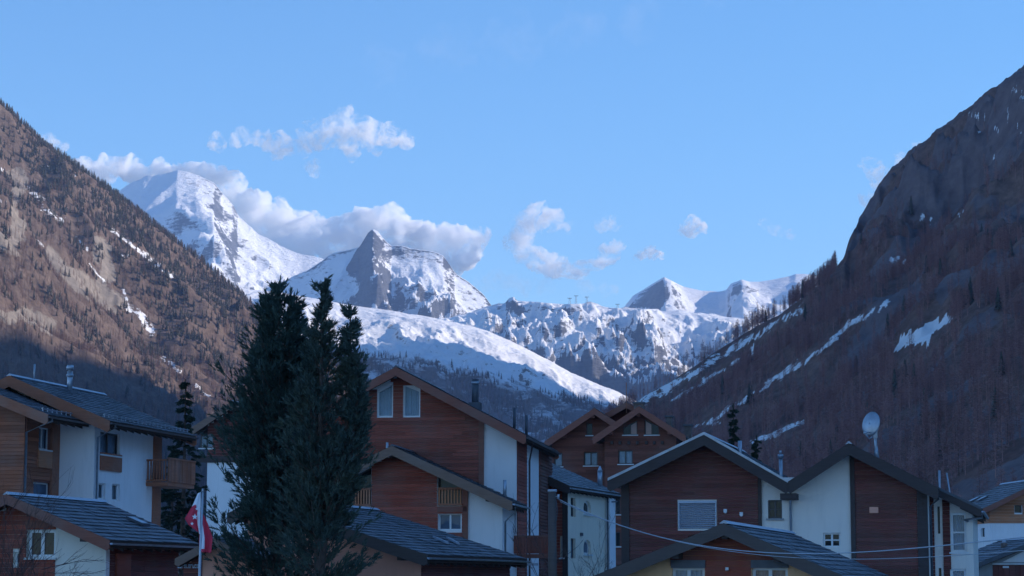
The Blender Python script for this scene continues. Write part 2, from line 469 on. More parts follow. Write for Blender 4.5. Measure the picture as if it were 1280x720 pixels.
far_mountain('glacier_peak', PEAKS, 15000, 0.36, 640, 1130, 330, 3600, 140, 120, 1300, 151, snow_hi,
             'pointed white peak with a smooth glacier behind the shaded slope', curve=0.95, crest_keep=0.05,
             spurs=((834, 6, 20, 150, .12), (934, 0, 20, 90, .1)),
             attrs={'rock': lambda x, y, z: soft([[(828, 350), (834, 352), (838, 372), (826, 384), (784, 386), (800, 366)]], x, y) * .55 + soft([[(916, 356), (930, 350), (955, 358), (950, 364), (914, 370)]], x, y) * .6})
HEAD = [(520, 400), (560, 394), (600, 386), (622, 381), (632, 379), (636, 374), (642, 371), (647, 376), (655, 376), (680, 378), (705, 380), (740, 379), (760, 384), (790, 386), (820, 386), (850, 384), (870, 388), (900, 392), (930, 398), (1000, 410), (1060, 420)]
far_mountain('snow_plateau', HEAD, 11200, 0.48, 520, 1050, 480, 2600, 220, 140, 620, 171, snow_material('headwall_snow', (0.06, 0.064, 0.075), (0.15, 0.15, 0.155), 0, 0, None, 260.0, 0.09),
             'broad snowy headwall with rocky terraces closing the valley', curve=1.35, crest_keep=0.10,
             spurs=((700, 30, 40, 60, .2), (800, 20, 36, 70, .2)),
             attrs={'rock': lambda x, y, z: smooth01(y, 425, 470) * .42 + line_mask(x, y, [(625, 385), (642, 374), (650, 382)], 6) * .5})
HILL = [(180, 330), (260, 352), (310, 362), (350, 366), (400, 374), (430, 380), (470, 386), (530, 394), (570, 402), (610, 414), (650, 432), (690, 452), (715, 466), (740, 476), (762, 484), (785, 496), (840, 530), (900, 570), (960, 610)]
far_mountain('snow_ridge', HILL, 7600, 0.50, 180, 900, 560, 1700, 220, 42, 420, 191,
             snow_material('ridge_snow', (0.11, 0.10, 0.09), (0.2, 0.18, 0.16), 0, 0, ((0.07, 0.07, 0.072), (0.15, 0.135, 0.125)), 150.0, 0.11),
             'sunlit snow ridge sloping down behind the houses, dark forest below it', curve=1.35, crest_keep=0.12,
             attrs={'rock': lambda x, y, z: 0.15 + 0 * x, 'forest': lambda x, y, z: smooth01(y - np.interp(x, [400, 440, 520, 600, 700, 780], [430, 440, 452, 470, 496, 512]), -26, 22)})

# ================================================================== building kit
class MB:
    """collects shapes and links them as ONE mesh object"""
    def __init__(s): s.v, s.f = [], []
    def hexa(s, p):            # 8 points: bottom ring 0-3, top ring 4-7
        n = len(s.v); s.v += [tuple(q) for q in p]
        s.f += [(n + 3, n + 2, n + 1, n), (n + 4, n + 5, n + 6, n + 7)] + [(n + i, n + (i + 1) % 4, n + 4 + (i + 1) % 4, n + 4 + i) for i in range(4)]
        return s
    def box(s, x0, x1, y0, y1, z0, z1):
        return s.hexa([(x0, y0, z0), (x1, y0, z0), (x1, y1, z0), (x0, y1, z0), (x0, y0, z1), (x1, y0, z1), (x1, y1, z1), (x0, y1, z1)])
    def prism(s, poly, vec):
        n, k = len(s.v), len(poly); vec = Vector(vec)
        s.v += [tuple(q) for q in poly] + [tuple(Vector(q) + vec) for q in poly]
        s.f += [tuple(range(n + k - 1, n - 1, -1)), tuple(range(n + k, n + 2 * k))]
        s.f += [(n + i, n + (i + 1) % k, n + k + (i + 1) % k, n + k + i) for i in range(k)]
        return s
    def tube(s, pts, r, n=8, r2=None, cap=True):
        pts = [Vector(p) for p in pts]; m = len(pts); b = len(s.v)
        for i, p in enumerate(pts):
            d = (pts[min(i + 1, m - 1)] - pts[max(i - 1, 0)]).normalized()
            a = d.cross(Vector((0, 0, 1)) if abs(d.z) < .9 else Vector((1, 0, 0))).normalized(); c = d.cross(a)
            rr = r + (r2 - r) * i / (m - 1) if r2 is not None else r
            s.v += [tuple(p + (a * math.cos(2 * math.pi * j / n) + c * math.sin(2 * math.pi * j / n)) * rr) for j in range(n)]
        for i in range(m - 1):
            s.f += [(b + i * n + j, b + i * n + (j + 1) % n, b + (i + 1) * n + (j + 1) % n, b + (i + 1) * n + j) for j in range(n)]
        if cap: s.f += [tuple(b + n - 1 - j for j in range(n)), tuple(b + (m - 1) * n + j for j in range(n))]
        return s
    def build(s, name, mat, parent=None, smooth=False, kind=None, label=None):
        o = mesh_obj(name, s.v, s.f, mat, parent, smooth)
        if kind: o['kind'] = kind
        if label: o['label'] = label
        return o

def fix_normals(o):
    bm = bmesh.new(); bm.from_mesh(o.data); bmesh.ops.recalc_face_normals(bm, faces=bm.faces); bm.to_mesh(o.data); bm.free()

# ---- materials
def wood(name, c, var=0.32, vertical=False):
    t = NT(name); b = t.bsdf(0.72, 0.25)
    isl = t.add('ShaderNodeNewGeometry').outputs['Random Per Island']
    p = t.coord('Object', (0.5, 0.5, 7.0) if not vertical else (7.0, 7.0, 0.5))
    g = t.noise(p, 2.2, 7, 0.65, 0.3)
    w = t.noise(t.coord('Object'), 0.55, 5, 0.6)
    dk = tuple(x * (1 - var) for x in c); lt = tuple(min(1, x * (1 + var * .75)) for x in c); gy = sum(c) / 3
    col = t.mix(t.ramp(isl, [(0.0, 0.0), (1.0, 1.0)]), dk, lt)
    col = t.mix(t.ramp(g, [(0.3, 0.0), (0.7, 0.65)]), col, tuple(x * 0.55 for x in c))
    col = t.mix(t.ramp(w, [(0.45, 0.0), (0.75, 0.45)]), col, (gy * 1.25, gy * 1.1, gy))
    t.link(col, b.inputs['Base Color']); t.bump(b, g, 0.25, 0.01)
    return t.m
def plaster(name, c, stain=0.38):
    t = NT(name); b = t.bsdf(0.9, 0.15)
    o = t.coord('Object')
    a = t.noise(o, 0.7, 6, 0.65); s = t.noise(t.coord('Object', (2.5, 2.5, 0.35)), 1.1, 6, 0.7)
    col = t.mix(t.ramp(a, [(0.35, 0.0), (0.7, 0.35)]), c, tuple(x * 0.86 for x in c))
    col = t.mix(t.ramp(s, [(0.5, 0.0), (0.75, stain)]), col, tuple(x * 0.7 for x in c))
    t.link(col, b.inputs['Base Color'])
    t.bump(b, t.noise(o, 14, 4, 0.7), 0.35, 0.02)
    return t.m
def plain(name, c, rough=0.5, spec=0.4, metal=0.0, var=0.2, scale=3.0):
    t = NT(name); b = t.bsdf(rough, spec, metal)
    n = t.noise(t.coord('Object'), scale, 5, 0.65)
    t.link(t.mix(t.ramp(n, [(0.3, 0.0), (0.7, 1.0)]), tuple(x * (1 - var) for x in c), tuple(min(1, x * (1 + var)) for x in c)), b.inputs['Base Color'])
    return t.m
def tile_mat(name, c, var=0.3):
    t = NT(name); b = t.bsdf(0.6, 0.4)
    isl = t.add('ShaderNodeNewGeometry').outputs['Random Per Island']
    n = t.noise(t.coord('Object'), 0.6, 6, 0.7); f = t.noise(t.coord('Object'), 9, 5, 0.7)
    col = t.mix(isl, tuple(x * (1 - var) for x in c), tuple(x * (1 + var) for x in c))
    col = t.mix(t.ramp(n, [(0.5, 0.0), (0.72, 0.45)]), col, (0.16, 0.155, 0.15))
    col = t.mix(t.ramp(f, [(0.6, 0.0), (0.75, 0.5)]), col, (0.05, 0.055, 0.05))
    t.link(col, b.inputs['Base Color'])
    return t.m
def glass_mat(name, tint, clear):
    t = NT(name)
    gl = t.add('ShaderNodeBsdfGlossy'); gl.inputs['Roughness'].default_value = 0.03; gl.inputs['Color'].default_value = (.7, .85, 1, 1)
    if clear:
        base = t.add('ShaderNodeBsdfTransparent'); base.inputs['Color'].default_value = (.75, .8, .82, 1)
    else:
        base = t.add('ShaderNodeBsdfDiffuse'); base.inputs['Color'].default_value = (*tint, 1)
    lw = t.add('ShaderNodeFresnel'); lw.inputs['IOR'].default_value = 1.33
    n = t.add('ShaderNodeBump'); n.inputs['Strength'].default_value = 0.08; n.inputs['Distance'].default_value = 0.05
    t.link(t.noise(t.coord('Object'), 0.8, 2), n.inputs['Height']); t.link(n.outputs[0], gl.inputs['Normal'])
    mx = t.add('ShaderNodeMixShader'); t.link(t.math('ADD', lw.outputs[0], 0.0), mx.inputs[0])
    t.link(base.outputs[0], mx.inputs[1]); t.link(gl.outputs[0], mx.inputs[2]); t.link(mx.outputs[0], t.out.inputs['Surface'])
    return t.m
M = dict(
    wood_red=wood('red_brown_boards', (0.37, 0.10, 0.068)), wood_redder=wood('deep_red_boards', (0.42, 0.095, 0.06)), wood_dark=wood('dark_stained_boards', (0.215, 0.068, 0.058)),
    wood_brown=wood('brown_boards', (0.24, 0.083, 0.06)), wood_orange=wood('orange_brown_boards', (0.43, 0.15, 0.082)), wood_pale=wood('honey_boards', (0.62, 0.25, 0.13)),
    beam_red=wood('red_beam', (0.33, 0.125, 0.09), .25), beam_grey=wood('weathered_beam', (0.14, 0.108, 0.10), .25), beam_dark=wood('dark_beam', (0.09, 0.068, 0.066), .25), beam_orange=wood('orange_beam', (0.44, 0.165, 0.095), .25),
    beam_brown=wood('brown_beam', (0.30, 0.19, 0.145), .25),
    white=plaster('white_plaster', (0.89, 0.86, 0.86)), cream=plaster('cream_plaster', (0.90, 0.82, 0.74)), yellow=plaster('yellow_cream_plaster', (0.90, 0.76, 0.60)), salmon=plaster('salmon_plaster', (0.90, 0.43, 0.31)), peach=plaster('peach_plaster', (0.92, 0.55, 0.32)),
    stone=plaster('pale_rough_plaster', (0.85, 0.80, 0.72), 0.4), grey=plaster('grey_plaster', (0.36, 0.36, 0.37)),
    slate=tile_mat('slate_tiles', (0.15, 0.155, 0.175)), slate_lt=tile_mat('light_slate_tiles', (0.22, 0.235, 0.26)), slate_dk=tile_mat('dark_slate_tiles', (0.105, 0.108, 0.125)), soffit=wood('soffit_boards', (0.08, 0.05, 0.04), .3),
    metal=plain('zinc_sheet', (0.42, 0.45, 0.50), 0.42, 0.5, 0.7), metal_lt=plain('bright_flashing', (0.45, 0.48, 0.54), 0.45, 0.5, 0.3, .12), metal_dk=plain('dark_sheet_metal', (0.09, 0.10, 0.12), 0.5, 0.5, 0.3), copper=plain('brown_gutter_metal', (0.14, 0.11, 0.11), 0.45, 0.5, 0.3),
    frame_white=plain('white_window_paint', (0.78, 0.80, 0.82), 0.5, 0.4, 0, .05), frame_dark=plain('dark_window_paint', (0.10, 0.09, 0.09), 0.5, 0.4, 0, .1), sill=plain('pale_sill_stone', (0.70, 0.70, 0.70), 0.7, 0.3, 0, .1),
    glass=glass_mat('clear_window_glass', (0, 0, 0), True), glass_dark=glass_mat('dark_window_glass', (0.025, 0.03, 0.035), False), glass_blue=glass_mat('sky_tinted_glass', (0.10, 0.14, 0.20), False),  # the blue pane carries a sky reflection in its base colour
    curtain=plain('curtain_cloth', (0.50, 0.58, 0.68), 0.9, 0.1, 0, .15), pink=plain('salmon_cloth_lit_pane', (0.60, 0.42, 0.38), 0.9, 0.1, 0, .1), pane_fill=plain('grey_blind', (0.36, 0.37, 0.40), 0.7, 0.2, 0, .1), shutter=plain('pale_blue_roller_slats', (0.52, 0.57, 0.66), 0.5, 0.3, 0.1, .08),
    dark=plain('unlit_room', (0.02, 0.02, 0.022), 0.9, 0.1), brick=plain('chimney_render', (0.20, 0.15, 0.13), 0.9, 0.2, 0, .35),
)

class Fac:
    """a flat side of a house: u along it, z up, d outward"""
    def __init__(s, H, side, c): s.H, s.side, s.c, s.holes = H, side, c, []
    def P(s, u, z, d):
        if s.side == 'front': return (u, s.c - d, z)
        if s.side == 'right': return (s.c + d, u, z)
        return (s.c - d, u, z)
    def px(s, px, py): return s.H.F(px, py, s.c) if s.side == 'front' else s.H.S(px, py, s.c)
    def box(s, mb, u0, u1, z0, z1, d0, d1):
        return mb.hexa([s.P(u0, z0, d1), s.P(u1, z0, d1), s.P(u1, z0, d0), s.P(u0, z0, d0), s.P(u0, z1, d1), s.P(u1, z1, d1), s.P(u1, z1, d0), s.P(u0, z1, d0)])
    def rect(s, x0, x1, y0, y1):
        """pixel box -> u0,u1,z0,z1"""
        a, b = s.px(x0, (y0 + y1) / 2), s.px(x1, (y0 + y1) / 2)
        t_, l_ = s.px((x0 + x1) / 2, y0), s.px((x0 + x1) / 2, y1)
        return min(a[0], b[0]), max(a[0], b[0]), l_[1], t_[1]

class House:
    def __init__(s, name, label, cat, px, Y, yaw, group='houses of the village'):
        s.a = R(yaw); p = at(px, 728, Y); s.o = Vector((p.x, p.y, 0))
        s.root = empty(name, s.o, -s.a); tag(s.root, label, cat, group)
        s.cuts, s.pending = [], []
    def _hit(s, px, py, n, off):
        d = ray(px, py); c = Vector((0, 0, CAM_Z)) - s.o
        t_ = (off - n.dot(c)) / n.dot(d)
        return c + d * t_
    def F(s, px, py, y=0.0):
        w, dv = Vector((math.cos(s.a), -math.sin(s.a), 0)), Vector((math.sin(s.a), math.cos(s.a), 0))
        q = s._hit(px, py, dv, y); return q.dot(w), q.z
    def S(s, px, py, x=0.0):
        w, dv = Vector((math.cos(s.a), -math.sin(s.a), 0)), Vector((math.sin(s.a), math.cos(s.a), 0))
        q = s._hit(px, py, w, x); return q.dot(dv), q.z
    def fac(s, side, c): return Fac(s, side, c)

    # ---- walls
    def wall(s, prof, y0, y1, mat, name='wall', label=None):
        """prof: outline (x,z) extruded from y0 to y1"""
        mb = MB().prism([(x, y0, z) for x, z in prof], (0, y1 - y0, 0))
        o = mb.build(name, M[mat], s.root); fix_normals(o)
        if label: o['label'] = label
        s.pending.append(o); return o
    def finish(s):
        """cut the window openings out of the walls"""
        if not s.cuts: return
        mb = MB()
        for c in s.cuts: mb.hexa(c) if len(c) == 8 else mb.prism(*c)
        cut = mb.build('cutter', None); fix_normals(cut); cut.parent = s.root
        for o in s.pending:
            md = o.modifiers.new('openings', 'BOOLEAN'); md.operation = 'DIFFERENCE'; md.object = cut; md.solver = 'EXACT'
        bpy.context.view_layer.update()
        dg = bpy.context.evaluated_depsgraph_get()
        for o in s.pending:
            me = bpy.data.meshes.new_from_object(o.evaluated_get(dg)); o.modifiers.clear(); o.data = me
        bpy.data.objects.remove(cut)
    def cladding(s, fac, u0, u1, z0, z1, mat, top=None, row=0.17, d=0.05, holes=True, vertical=False, name='board_cladding'):
        """overlapping boards of real depth on a facade; top(u) limits their height"""
        rnd = random.Random(str((u0, z0, mat))); mb = MB()
        hs = fac.holes if holes else []
        if vertical:
            u = u0
            while u < u1 - .02:
                w = min(row, u1 - u); zt = min(z1, top(u + w / 2)) if top else z1
                dd = d * rnd.uniform(.75, 1); fac.box(mb, u + .006, u + w - .006, z0, zt, -0.01, dd); u += w
        else:
            z = z0
            while z < z1 - .02:
                h = min(row, z1 - z)
                lo, hi = u0, u1
                if top:
                    us = np.linspace(u0, u1, 160); ok = us[np.array([top(q) for q in us]) >= z + h * .6]
                    if len(ok) < 2: z += h; continue
                    lo, hi = float(ok[0]), float(ok[-1])
                seg = [(lo, hi)]
                for (a, b, c, e) in hs:
                    if min(z + h, e) - max(z, c) > h * .35:
                        seg = [q for (p0, p1) in seg for q in ((p0, min(p1, a)), (max(p0, b), p1)) if q[1] - q[0] > .03]
                for p0, p1 in seg:
                    u = p0
                    while u < p1 - .01:
                        L = rnd.uniform(2.2, 4.6); e = min(p1, u + L)
                        if p1 - e < .7: e = p1
                        t0 = d * rnd.uniform(.85, 1.1)
                        mb.hexa([fac.P(u, z + .004, t0), fac.P(e - .006, z + .004, t0), fac.P(e - .006, z + .004, -.01), fac.P(u, z + .004, -.01),
                                 fac.P(u, z + h - .004, t0 * .55), fac.P(e - .006, z + h - .004, t0 * .55), fac.P(e - .006, z + h - .004, -.01), fac.P(u, z + h - .004, -.01)])
                        u = e
                z += h
        o = mb.build(name, M[mat], s.root, kind='stuff'); fix_normals(o); return o
    def post(s, fac, u0, u1, z0, z1, mat, d=0.08, name='corner_board'):
        o = fac.box(MB(), u0, u1, z0, z1, -0.01, d).build(name, M[mat], s.root); fix_normals(o); return o

    # ---- windows: frame > pane, sill, curtain
    def window(s, fac, u0, u1, z0, z1, mull=1, trans=0, frame='frame_white', pane='glass', curtain='curtain', sill='sill', dep=0.16, fw=0.07, head=None, arch=False, name='window', label=None, proud=0.0):
        """head: (z at u0, z at u1) for a sloping head"""
        zl, zr = head if head else (z1, z1)
        def outline(ins):
            if arch:
                r = (u1 - u0) / 2 - ins; c = (u0 + u1) / 2; hh = min((u1 - u0) / 2, (z1 - z0) * .5); zc = z1 - hh; rz = hh - ins
                return [(u0 + ins, z0 + ins), (u1 - ins, z0 + ins)] + [(c + r * math.cos(q * math.pi / 8), zc + rz * math.sin(q * math.pi / 8)) for q in range(9)]
            return [(u0 + ins, z0 + ins), (u1 - ins, z0 + ins), (u1 - ins, zr - ins), (u0 + ins, zl - ins)]
        P0 = outline(0)
        a = [Vector(fac.P(u, z, 0.12)) for u, z in P0]; b = Vector(fac.P(0, 0, -0.42)) - Vector(fac.P(0, 0, 0.12))
        s.cuts.append((a, b))
        fac.holes.append((u0 - .02, u1 + .02, z0 - .02, max(zl, zr) + .02))
        mb = MB(); di, do = -dep - .05 + proud, -dep + .02 + proud
        Q = outline(fw); n = len(P0)
        for i in range(n):
            j = (i + 1) % n
            mb.hexa([fac.P(*P0[i], di), fac.P(*P0[j], di), fac.P(*Q[j], di), fac.P(*Q[i], di), fac.P(*P0[i], do), fac.P(*P0[j], do), fac.P(*Q[j], do), fac.P(*Q[i], do)])
        for k in range(mull):
            c = u0 + (u1 - u0) * (k + 1) / (mull + 1); zt = zl + (zr - zl) * (k + 1) / (mull + 1)
            fac.box(mb, c - fw * .6, c + fw * .6, z0 + fw, zt - fw, di, do + .01)
        for k in range(trans):
            c = z0 + (max(zl, zr) - z0) * (k + 1) / (trans + 1)
            fac.box(mb, u0 + fw, u1 - fw, c - fw * .4, c + fw * .4, di, do + .005)
        w = mb.build(name, M[frame], s.root); fix_normals(w)
        if label: w['label'] = label
        pq = outline(fw * .5)
        mesh_obj('pane', [fac.P(u, z, -dep - .015 + proud) for u, z in pq], [tuple(range(len(pq)))], M[pane], w)
        if curtain:
            cv, cf = [], []; N = 26
            for i in range(N + 1):
                q = i / N; u = u0 + fw * .6 + (u1 - u0 - fw * 1.2) * q; dd = -dep - .12 + proud + .03 * math.sin(q * 38) + .012 * math.sin(q * 91)
                zt = zl + (zr - zl) * q - fw
                if arch: zt = z1 - (u1 - u0) / 2 + math.sqrt(max(0, ((u1 - u0) / 2 - fw) ** 2 - (u - (u0 + u1) / 2) ** 2))
                cv += [fac.P(u, z0 + fw * .7, dd), fac.P(u, zt, dd)]
            cf = [(2 * i, 2 * i + 2, 2 * i + 3, 2 * i + 1) for i in range(N)]
            mesh_obj('curtain', cv, cf, M[curtain], w, True)
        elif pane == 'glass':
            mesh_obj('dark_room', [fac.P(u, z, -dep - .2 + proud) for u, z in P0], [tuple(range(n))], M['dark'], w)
        if sill:
            o = fac.box(MB(), u0 - .08, u1 + .08, z0 - .075, z0 - .003, -dep, .11).build('sill', M[sill], w); fix_normals(o)
        return w
    def winpx(s, fac, x0, x1, y0, y1, **k):
        return s.window(fac, *fac.rect(x0, x1, y0, y1), **k)
    def panel(s, fac, x0, x1, y0, y1, mat, d=0.06, name='panel', d0=-0.01, parent=None):
        o = fac.box(MB(), *fac.rect(x0, x1, y0, y1), d0, d).build(name, M[mat], parent or s.root); fix_normals(o); return o

    # ---- roofs
    def slope(s, A, B, y0, y1, mat, tw=0.36, ex=0.36, parent=None, ybk=None):
        """rows of single tiles from A (top x,z) to B (eave x,z)"""
        A, B = Vector((A[0], 0, A[1])), Vector((B[0], 0, B[1])); dv = B - A; L = dv.length; dv.normalize()
        nv = Vector((-dv.z, 0, dv.x));  nv = nv if nv.z > 0 else -nv
        rnd = random.Random(int(L * 1000)); V, Fc = [], []
        n = max(2, round(L / ex)); ex = L / n
        for i in range(n):
            y = y0 - (tw / 2 if i % 2 else 0)
            while y < y1 - .02:
                ya, yb = max(y, y0), min(y + tw, y1) - .008
                if yb - ya > .04:
                    h0 = -.046 + rnd.uniform(-.006, .006); h1 = rnd.uniform(-.020, .006)
                    a0, a1 = A + dv * (i * ex - .03) + nv * h0, A + dv * ((i + 1) * ex) + nv * h1
                    lo = a1 - nv * .034
                    b = len(V)
                    V += [(a0.x, ya, a0.z), (a0.x, yb, a0.z), (a1.x, yb, a1.z), (a1.x, ya, a1.z), (lo.x, ya, lo.z), (lo.x, yb, lo.z)]
                    Fc += [(b, b + 3, b + 2, b + 1), (b + 3, b + 4, b + 5, b + 2)] if B.x > A.x else [(b, b + 1, b + 2, b + 3), (b + 3, b + 2, b + 5, b + 4)]
                y += tw
        o = mesh_obj('roof_tiles', V, Fc, M[mat], parent or s.root); o['kind'] = 'stuff'
        return o
    def roof(s, ridge, left, right, y0, y1, tiles='slate', barge='beam_red', bh=0.38, th=0.24, tw=0.36, ex=0.36, gutter='copper', flashing=None, sides='lr', ridge_cap='metal_lt', rafters=True, guards=False, rear=True, bd=0.06):
        mb = MB()
        for k, E in (('l', left), ('r', right)):
            if k not in sides: continue
            mb.prism([(ridge[0], y0 + .02, ridge[1] - .06), (E[0], y0 + .02, E[1] - .06), (E[0], y0 + .02, E[1] - .06 - th), (ridge[0], y0 + .02, ridge[1] - .06 - th)], (0, y1 - y0 - .04, 0))
        rf = mb.build('roof', M['soffit'], s.root); fix_normals(rf)
        for k, E in (('l', left), ('r', right)):
            if k not in sides: continue
            s.slope(ridge, E, y0 - .02, y1 + .02, tiles, tw, ex, rf)
            sg = 1 if E[0] > ridge[0] else -1
            for yy in ((y0 - bd, y0 + .015), (y1 - .015, y1 + bd))[: 2 if rear else 1]:
                cut = 0.10
                o = MB().prism([(ridge[0], yy[0], ridge[1] - .035), (E[0] + sg * .02, yy[0], E[1] - .035), (E[0] + sg * .02, yy[0], E[1] - .035 - bh * .8), (E[0] - sg * cut, yy[0], E[1] - .035 - bh), (ridge[0], yy[0], ridge[1] - .035 - bh)], (0, yy[1] - yy[0], 0)).build('bargeboard', M[barge], rf); fix_normals(o)
            if flashing:
                dx, dz = E[0] - ridge[0], E[1] - ridge[1]
                o = MB().prism([(ridge[0], y0 - bd - .03, ridge[1] + .05), (E[0], y0 - bd - .03, E[1] + .05), (E[0], y0 - bd - .03, E[1] - .07), (ridge[0], y0 - bd - .03, ridge[1] - .07)], (0, .16, 0)).build('verge_flashing', M[flashing], rf); fix_normals(o)
            if gutter:
                gz, gx = E[1] - .13, E[0] + sg * .085
                mg = MB(); N = 8; ring = []
                for yy in (y0 - .03, y1 + .03):
                    ring.append([(gx + .075 * math.cos(math.pi + math.pi * q / N), yy, gz + .075 * math.sin(math.pi + math.pi * q / N)) for q in range(N + 1)])
                mg.v = ring[0] + ring[1]; mg.f = [(q, q + 1, N + 2 + q, N + 1 + q) for q in range(N)] + [tuple(range(N + 1)), tuple(range(2 * N + 1, N, -1))]
                mg.build('gutter', M[gutter], rf, True)
            if rafters:
                mr = MB(); yy = y0 + .45
                while yy < y1 - .3:
                    q = 0.9
                    f_ = min(1.0, q / max(.1, abs(E[0] - ridge[0])))
                    ix, iz = E[0] + (ridge[0] - E[0]) * f_, E[1] + (ridge[1] - E[1]) * f_
                    mr.prism([(E[0] - sg * .08, yy, E[1] - th - .05), (ix, yy, iz - th - .05), (ix, yy, iz - th - .20), (E[0] - sg * .08, yy, E[1] - th - .17)], (0, .12, 0)); yy += .85
                if mr.v:
                    o = mr.build('rafter_ends', M['beam_dark'], rf, kind='stuff'); fix_normals(o)
            if guards:
                mr = MB(); yy = y0 + .2
                while yy < y1 - .1:
                    f_ = .35 / max(.1, abs(E[0] - ridge[0])); ix, iz = E[0] + (ridge[0] - E[0]) * f_, E[1] + (ridge[1] - E[1]) * f_
                    mr.box(ix - .02, ix + .02, yy, yy + .05, iz - .03, iz + .16); yy += .5
                mr.box(ix - .015, ix + .045, y0 + .1, y1 - .1, iz + .09, iz + .13)
                o = mr.build('snow_guard', M['metal'], rf); fix_normals(o)
        if ridge_cap:
            dzl = (left[1] - ridge[1]) / (left[0] - ridge[0]) if 'l' in sides else 0; dzr = (right[1] - ridge[1]) / (right[0] - ridge[0]) if 'r' in sides else 0
            w = .16
            o = MB().prism([(ridge[0] - w, y0 - .05, ridge[1] - w * dzl + .015), (ridge[0], y0 - .05, ridge[1] + .06), (ridge[0] + w, y0 - .05, ridge[1] + w * dzr + .015), (ridge[0], y0 - .05, ridge[1] - .05)], (0, y1 - y0 + .1, 0)).build('ridge_cap', M[ridge_cap], rf); fix_normals(o)
        return rf
    def profile(s, xl, xr, ridge, left, right, off=0.3, base=0.0):
        top = s.top(ridge, left, right, off)
        return [(xl, base), (xr, base), (xr, top(xr)), (ridge[0], ridge[1] - off), (xl, top(xl))]
    @staticmethod
    def top(ridge, left, right, off=0.3):
        def f(x):
            E = left if x < ridge[0] else right
            return ridge[1] + (E[1] - ridge[1]) * (x - ridge[0]) / (E[0] - ridge[0]) - off
        return f
    def purlins(s, y0, pts, mat='beam_dark', w=.2, h=.24, L=.85):
        for x, z in pts:
            o = MB().box(x - w / 2, x + w / 2, y0 - L, y0 + .1, z - h, z).build('purlin', M[mat], s.root); fix_normals(o)
    def pipe(s, pts, r=0.05, mat='copper', name='downpipe', n=8):
        return MB().tube(pts, r, n).build(name, M[mat], s.root, True)
    def chimney_pipe(s, p, h, r, mat='metal', cap=True, name='chimney'):
        o = MB().tube([p, (p[0], p[1], p[2] + h)], r, 12).build(name, M[mat], s.root, True)
        if cap:
            z = p[2] + h
            MB().tube([(p[0], p[1], z + .08), (p[0], p[1], z + .30)], r * 1.55, 12, r * 1.2).tube([(p[0], p[1], z - .25), (p[0], p[1], z - .15)], r * 1.35, 12).tube([(p[0], p[1], z - .1), (p[0], p[1], z + .1)], r * .7, 8).build('chimney_cap', M[mat], o, True)
        return o
    def railing(s, fac, u0, u1, z0, z1, mat, d=0.0, step=0.13, w=0.07, rail='beam_red'):
        """balcony front: top and bottom rail with single slats"""
        b = empty('railing'); b.parent = s.root
        for q0, q1 in ((z1 - .09, z1), (z0, z0 + .09)): fix_normals(fac.box(MB(), u0, u1, q0, q1, d - .05, d + .05).build('rail', M[rail], b))
        n = max(2, int((u1 - u0) / step)); me = None
        for i in range(n):
            u = u0 + (u1 - u0) * (i + .5) / n
            o = fac.box(MB(), u - w / 2, u + w / 2, z0 + .08, z1 - .08, d - .02, d + .025).build('slat', M[mat], b); fix_normals(o)
        return b
# ================================================================== the village houses
# ---- long chalet on the left: wooden front wing, white main house behind it
A = House('chalet', 'long white and orange brown chalet with snow guards and slim metal flue', 'house', 31, 100, 12.8)
xa = A.F(31, 560)[0]
y2 = A.S(72, 560, xa)[0]
ov = 1.0
eR = A.F(60, 517, -ov); q0 = A.F(0, 492.5, -ov); sl = (q0[1] - eR[1]) / (q0[0] - eR[0])
rx = eR[0] - 4.6; rid = (rx, eR[1] + (rx - eR[0]) * sl); eL = (rx - 4.6, eR[1])
fA1 = A.fac('front', 0.0); sA1 = A.fac('right', xa)
A.roof(rid, eL, eR, -ov, y2 + .3, 'slate', 'beam_orange', .45, guards=True, rear=False)
w1 = A.wall(A.profile(rx - 3.6, xa, rid, eL, eR), 0.0, y2, 'wood_brown')
A.winpx(sA1, 48, 63, 534, 562, mull=1, curtain='curtain', frame='frame_white')
A.winpx(sA1, 41, 63, 603, 624, mull=0, pane='glass_blue', curtain=None)
A.cladding(fA1, rx - 3.6, xa, 0.5, rid[1], 'wood_orange', A.top(rid, eL, eR, .3))
A.cladding(sA1, .05, y2 - .05, .5, A.top(rid, eL, eR, .3)(xa), 'wood_orange')
A.panel(sA1, 46, 66, 563, 585, 'wood_pale', .10, 'window_panel')
A.post(sA1, y2 - .75, y2 - .02, .3, A.top(rid, eL, eR, .3)(xa), 'beam_orange', .12)
g = (eR[0] + .08, -ov + .3, eR[1] - .2)
A.pipe([g, (g[0], g[1], g[2] - .1), (xa + .12, -.12, g[2] - .55), (xa + .12, -.12, 0)], .055, 'metal')
# main house
ov2 = 1.1
xc = A.F(117, 600, y2)[0]
R2 = A.F(12, 468.5, y2 - ov2); E2 = A.F(137, 525, y2 - ov2); L2 = (2 * R2[0] - E2[0], E2[1])
yb = A.S(245, 543, E2[0])[0]
yw = A.S(200, 600, xc)[0]
rfA = A.roof(R2, L2, E2, y2 - ov2, yb, 'slate', 'beam_orange', .52, guards=True)
fA2 = A.fac('front', y2); sA2 = A.fac('right', xc)
A.wall(A.profile(2 * R2[0] - xc, xc, R2, L2, E2), y2, yw, 'white')
A.winpx(sA2, 125, 150, 541, 569, mull=1, frame='frame_dark', curtain='curtain')
A.winpx(sA2, 123, 132, 604, 624, mull=0, pane='glass', curtain='pane_fill', sill=None)
A.winpx(sA2, 140, 150, 605, 626, mull=0, pane='glass', curtain='pane_fill', sill=None)
A.panel(sA2, 124.5, 150.5, 567, 589, 'wood_orange', .09, 'window_panel')
A.post(sA2, yw - 1.0, yw + .03, 0, A.top(R2, L2, E2, .3)(xc), 'beam_orange', .06)
A.finish()
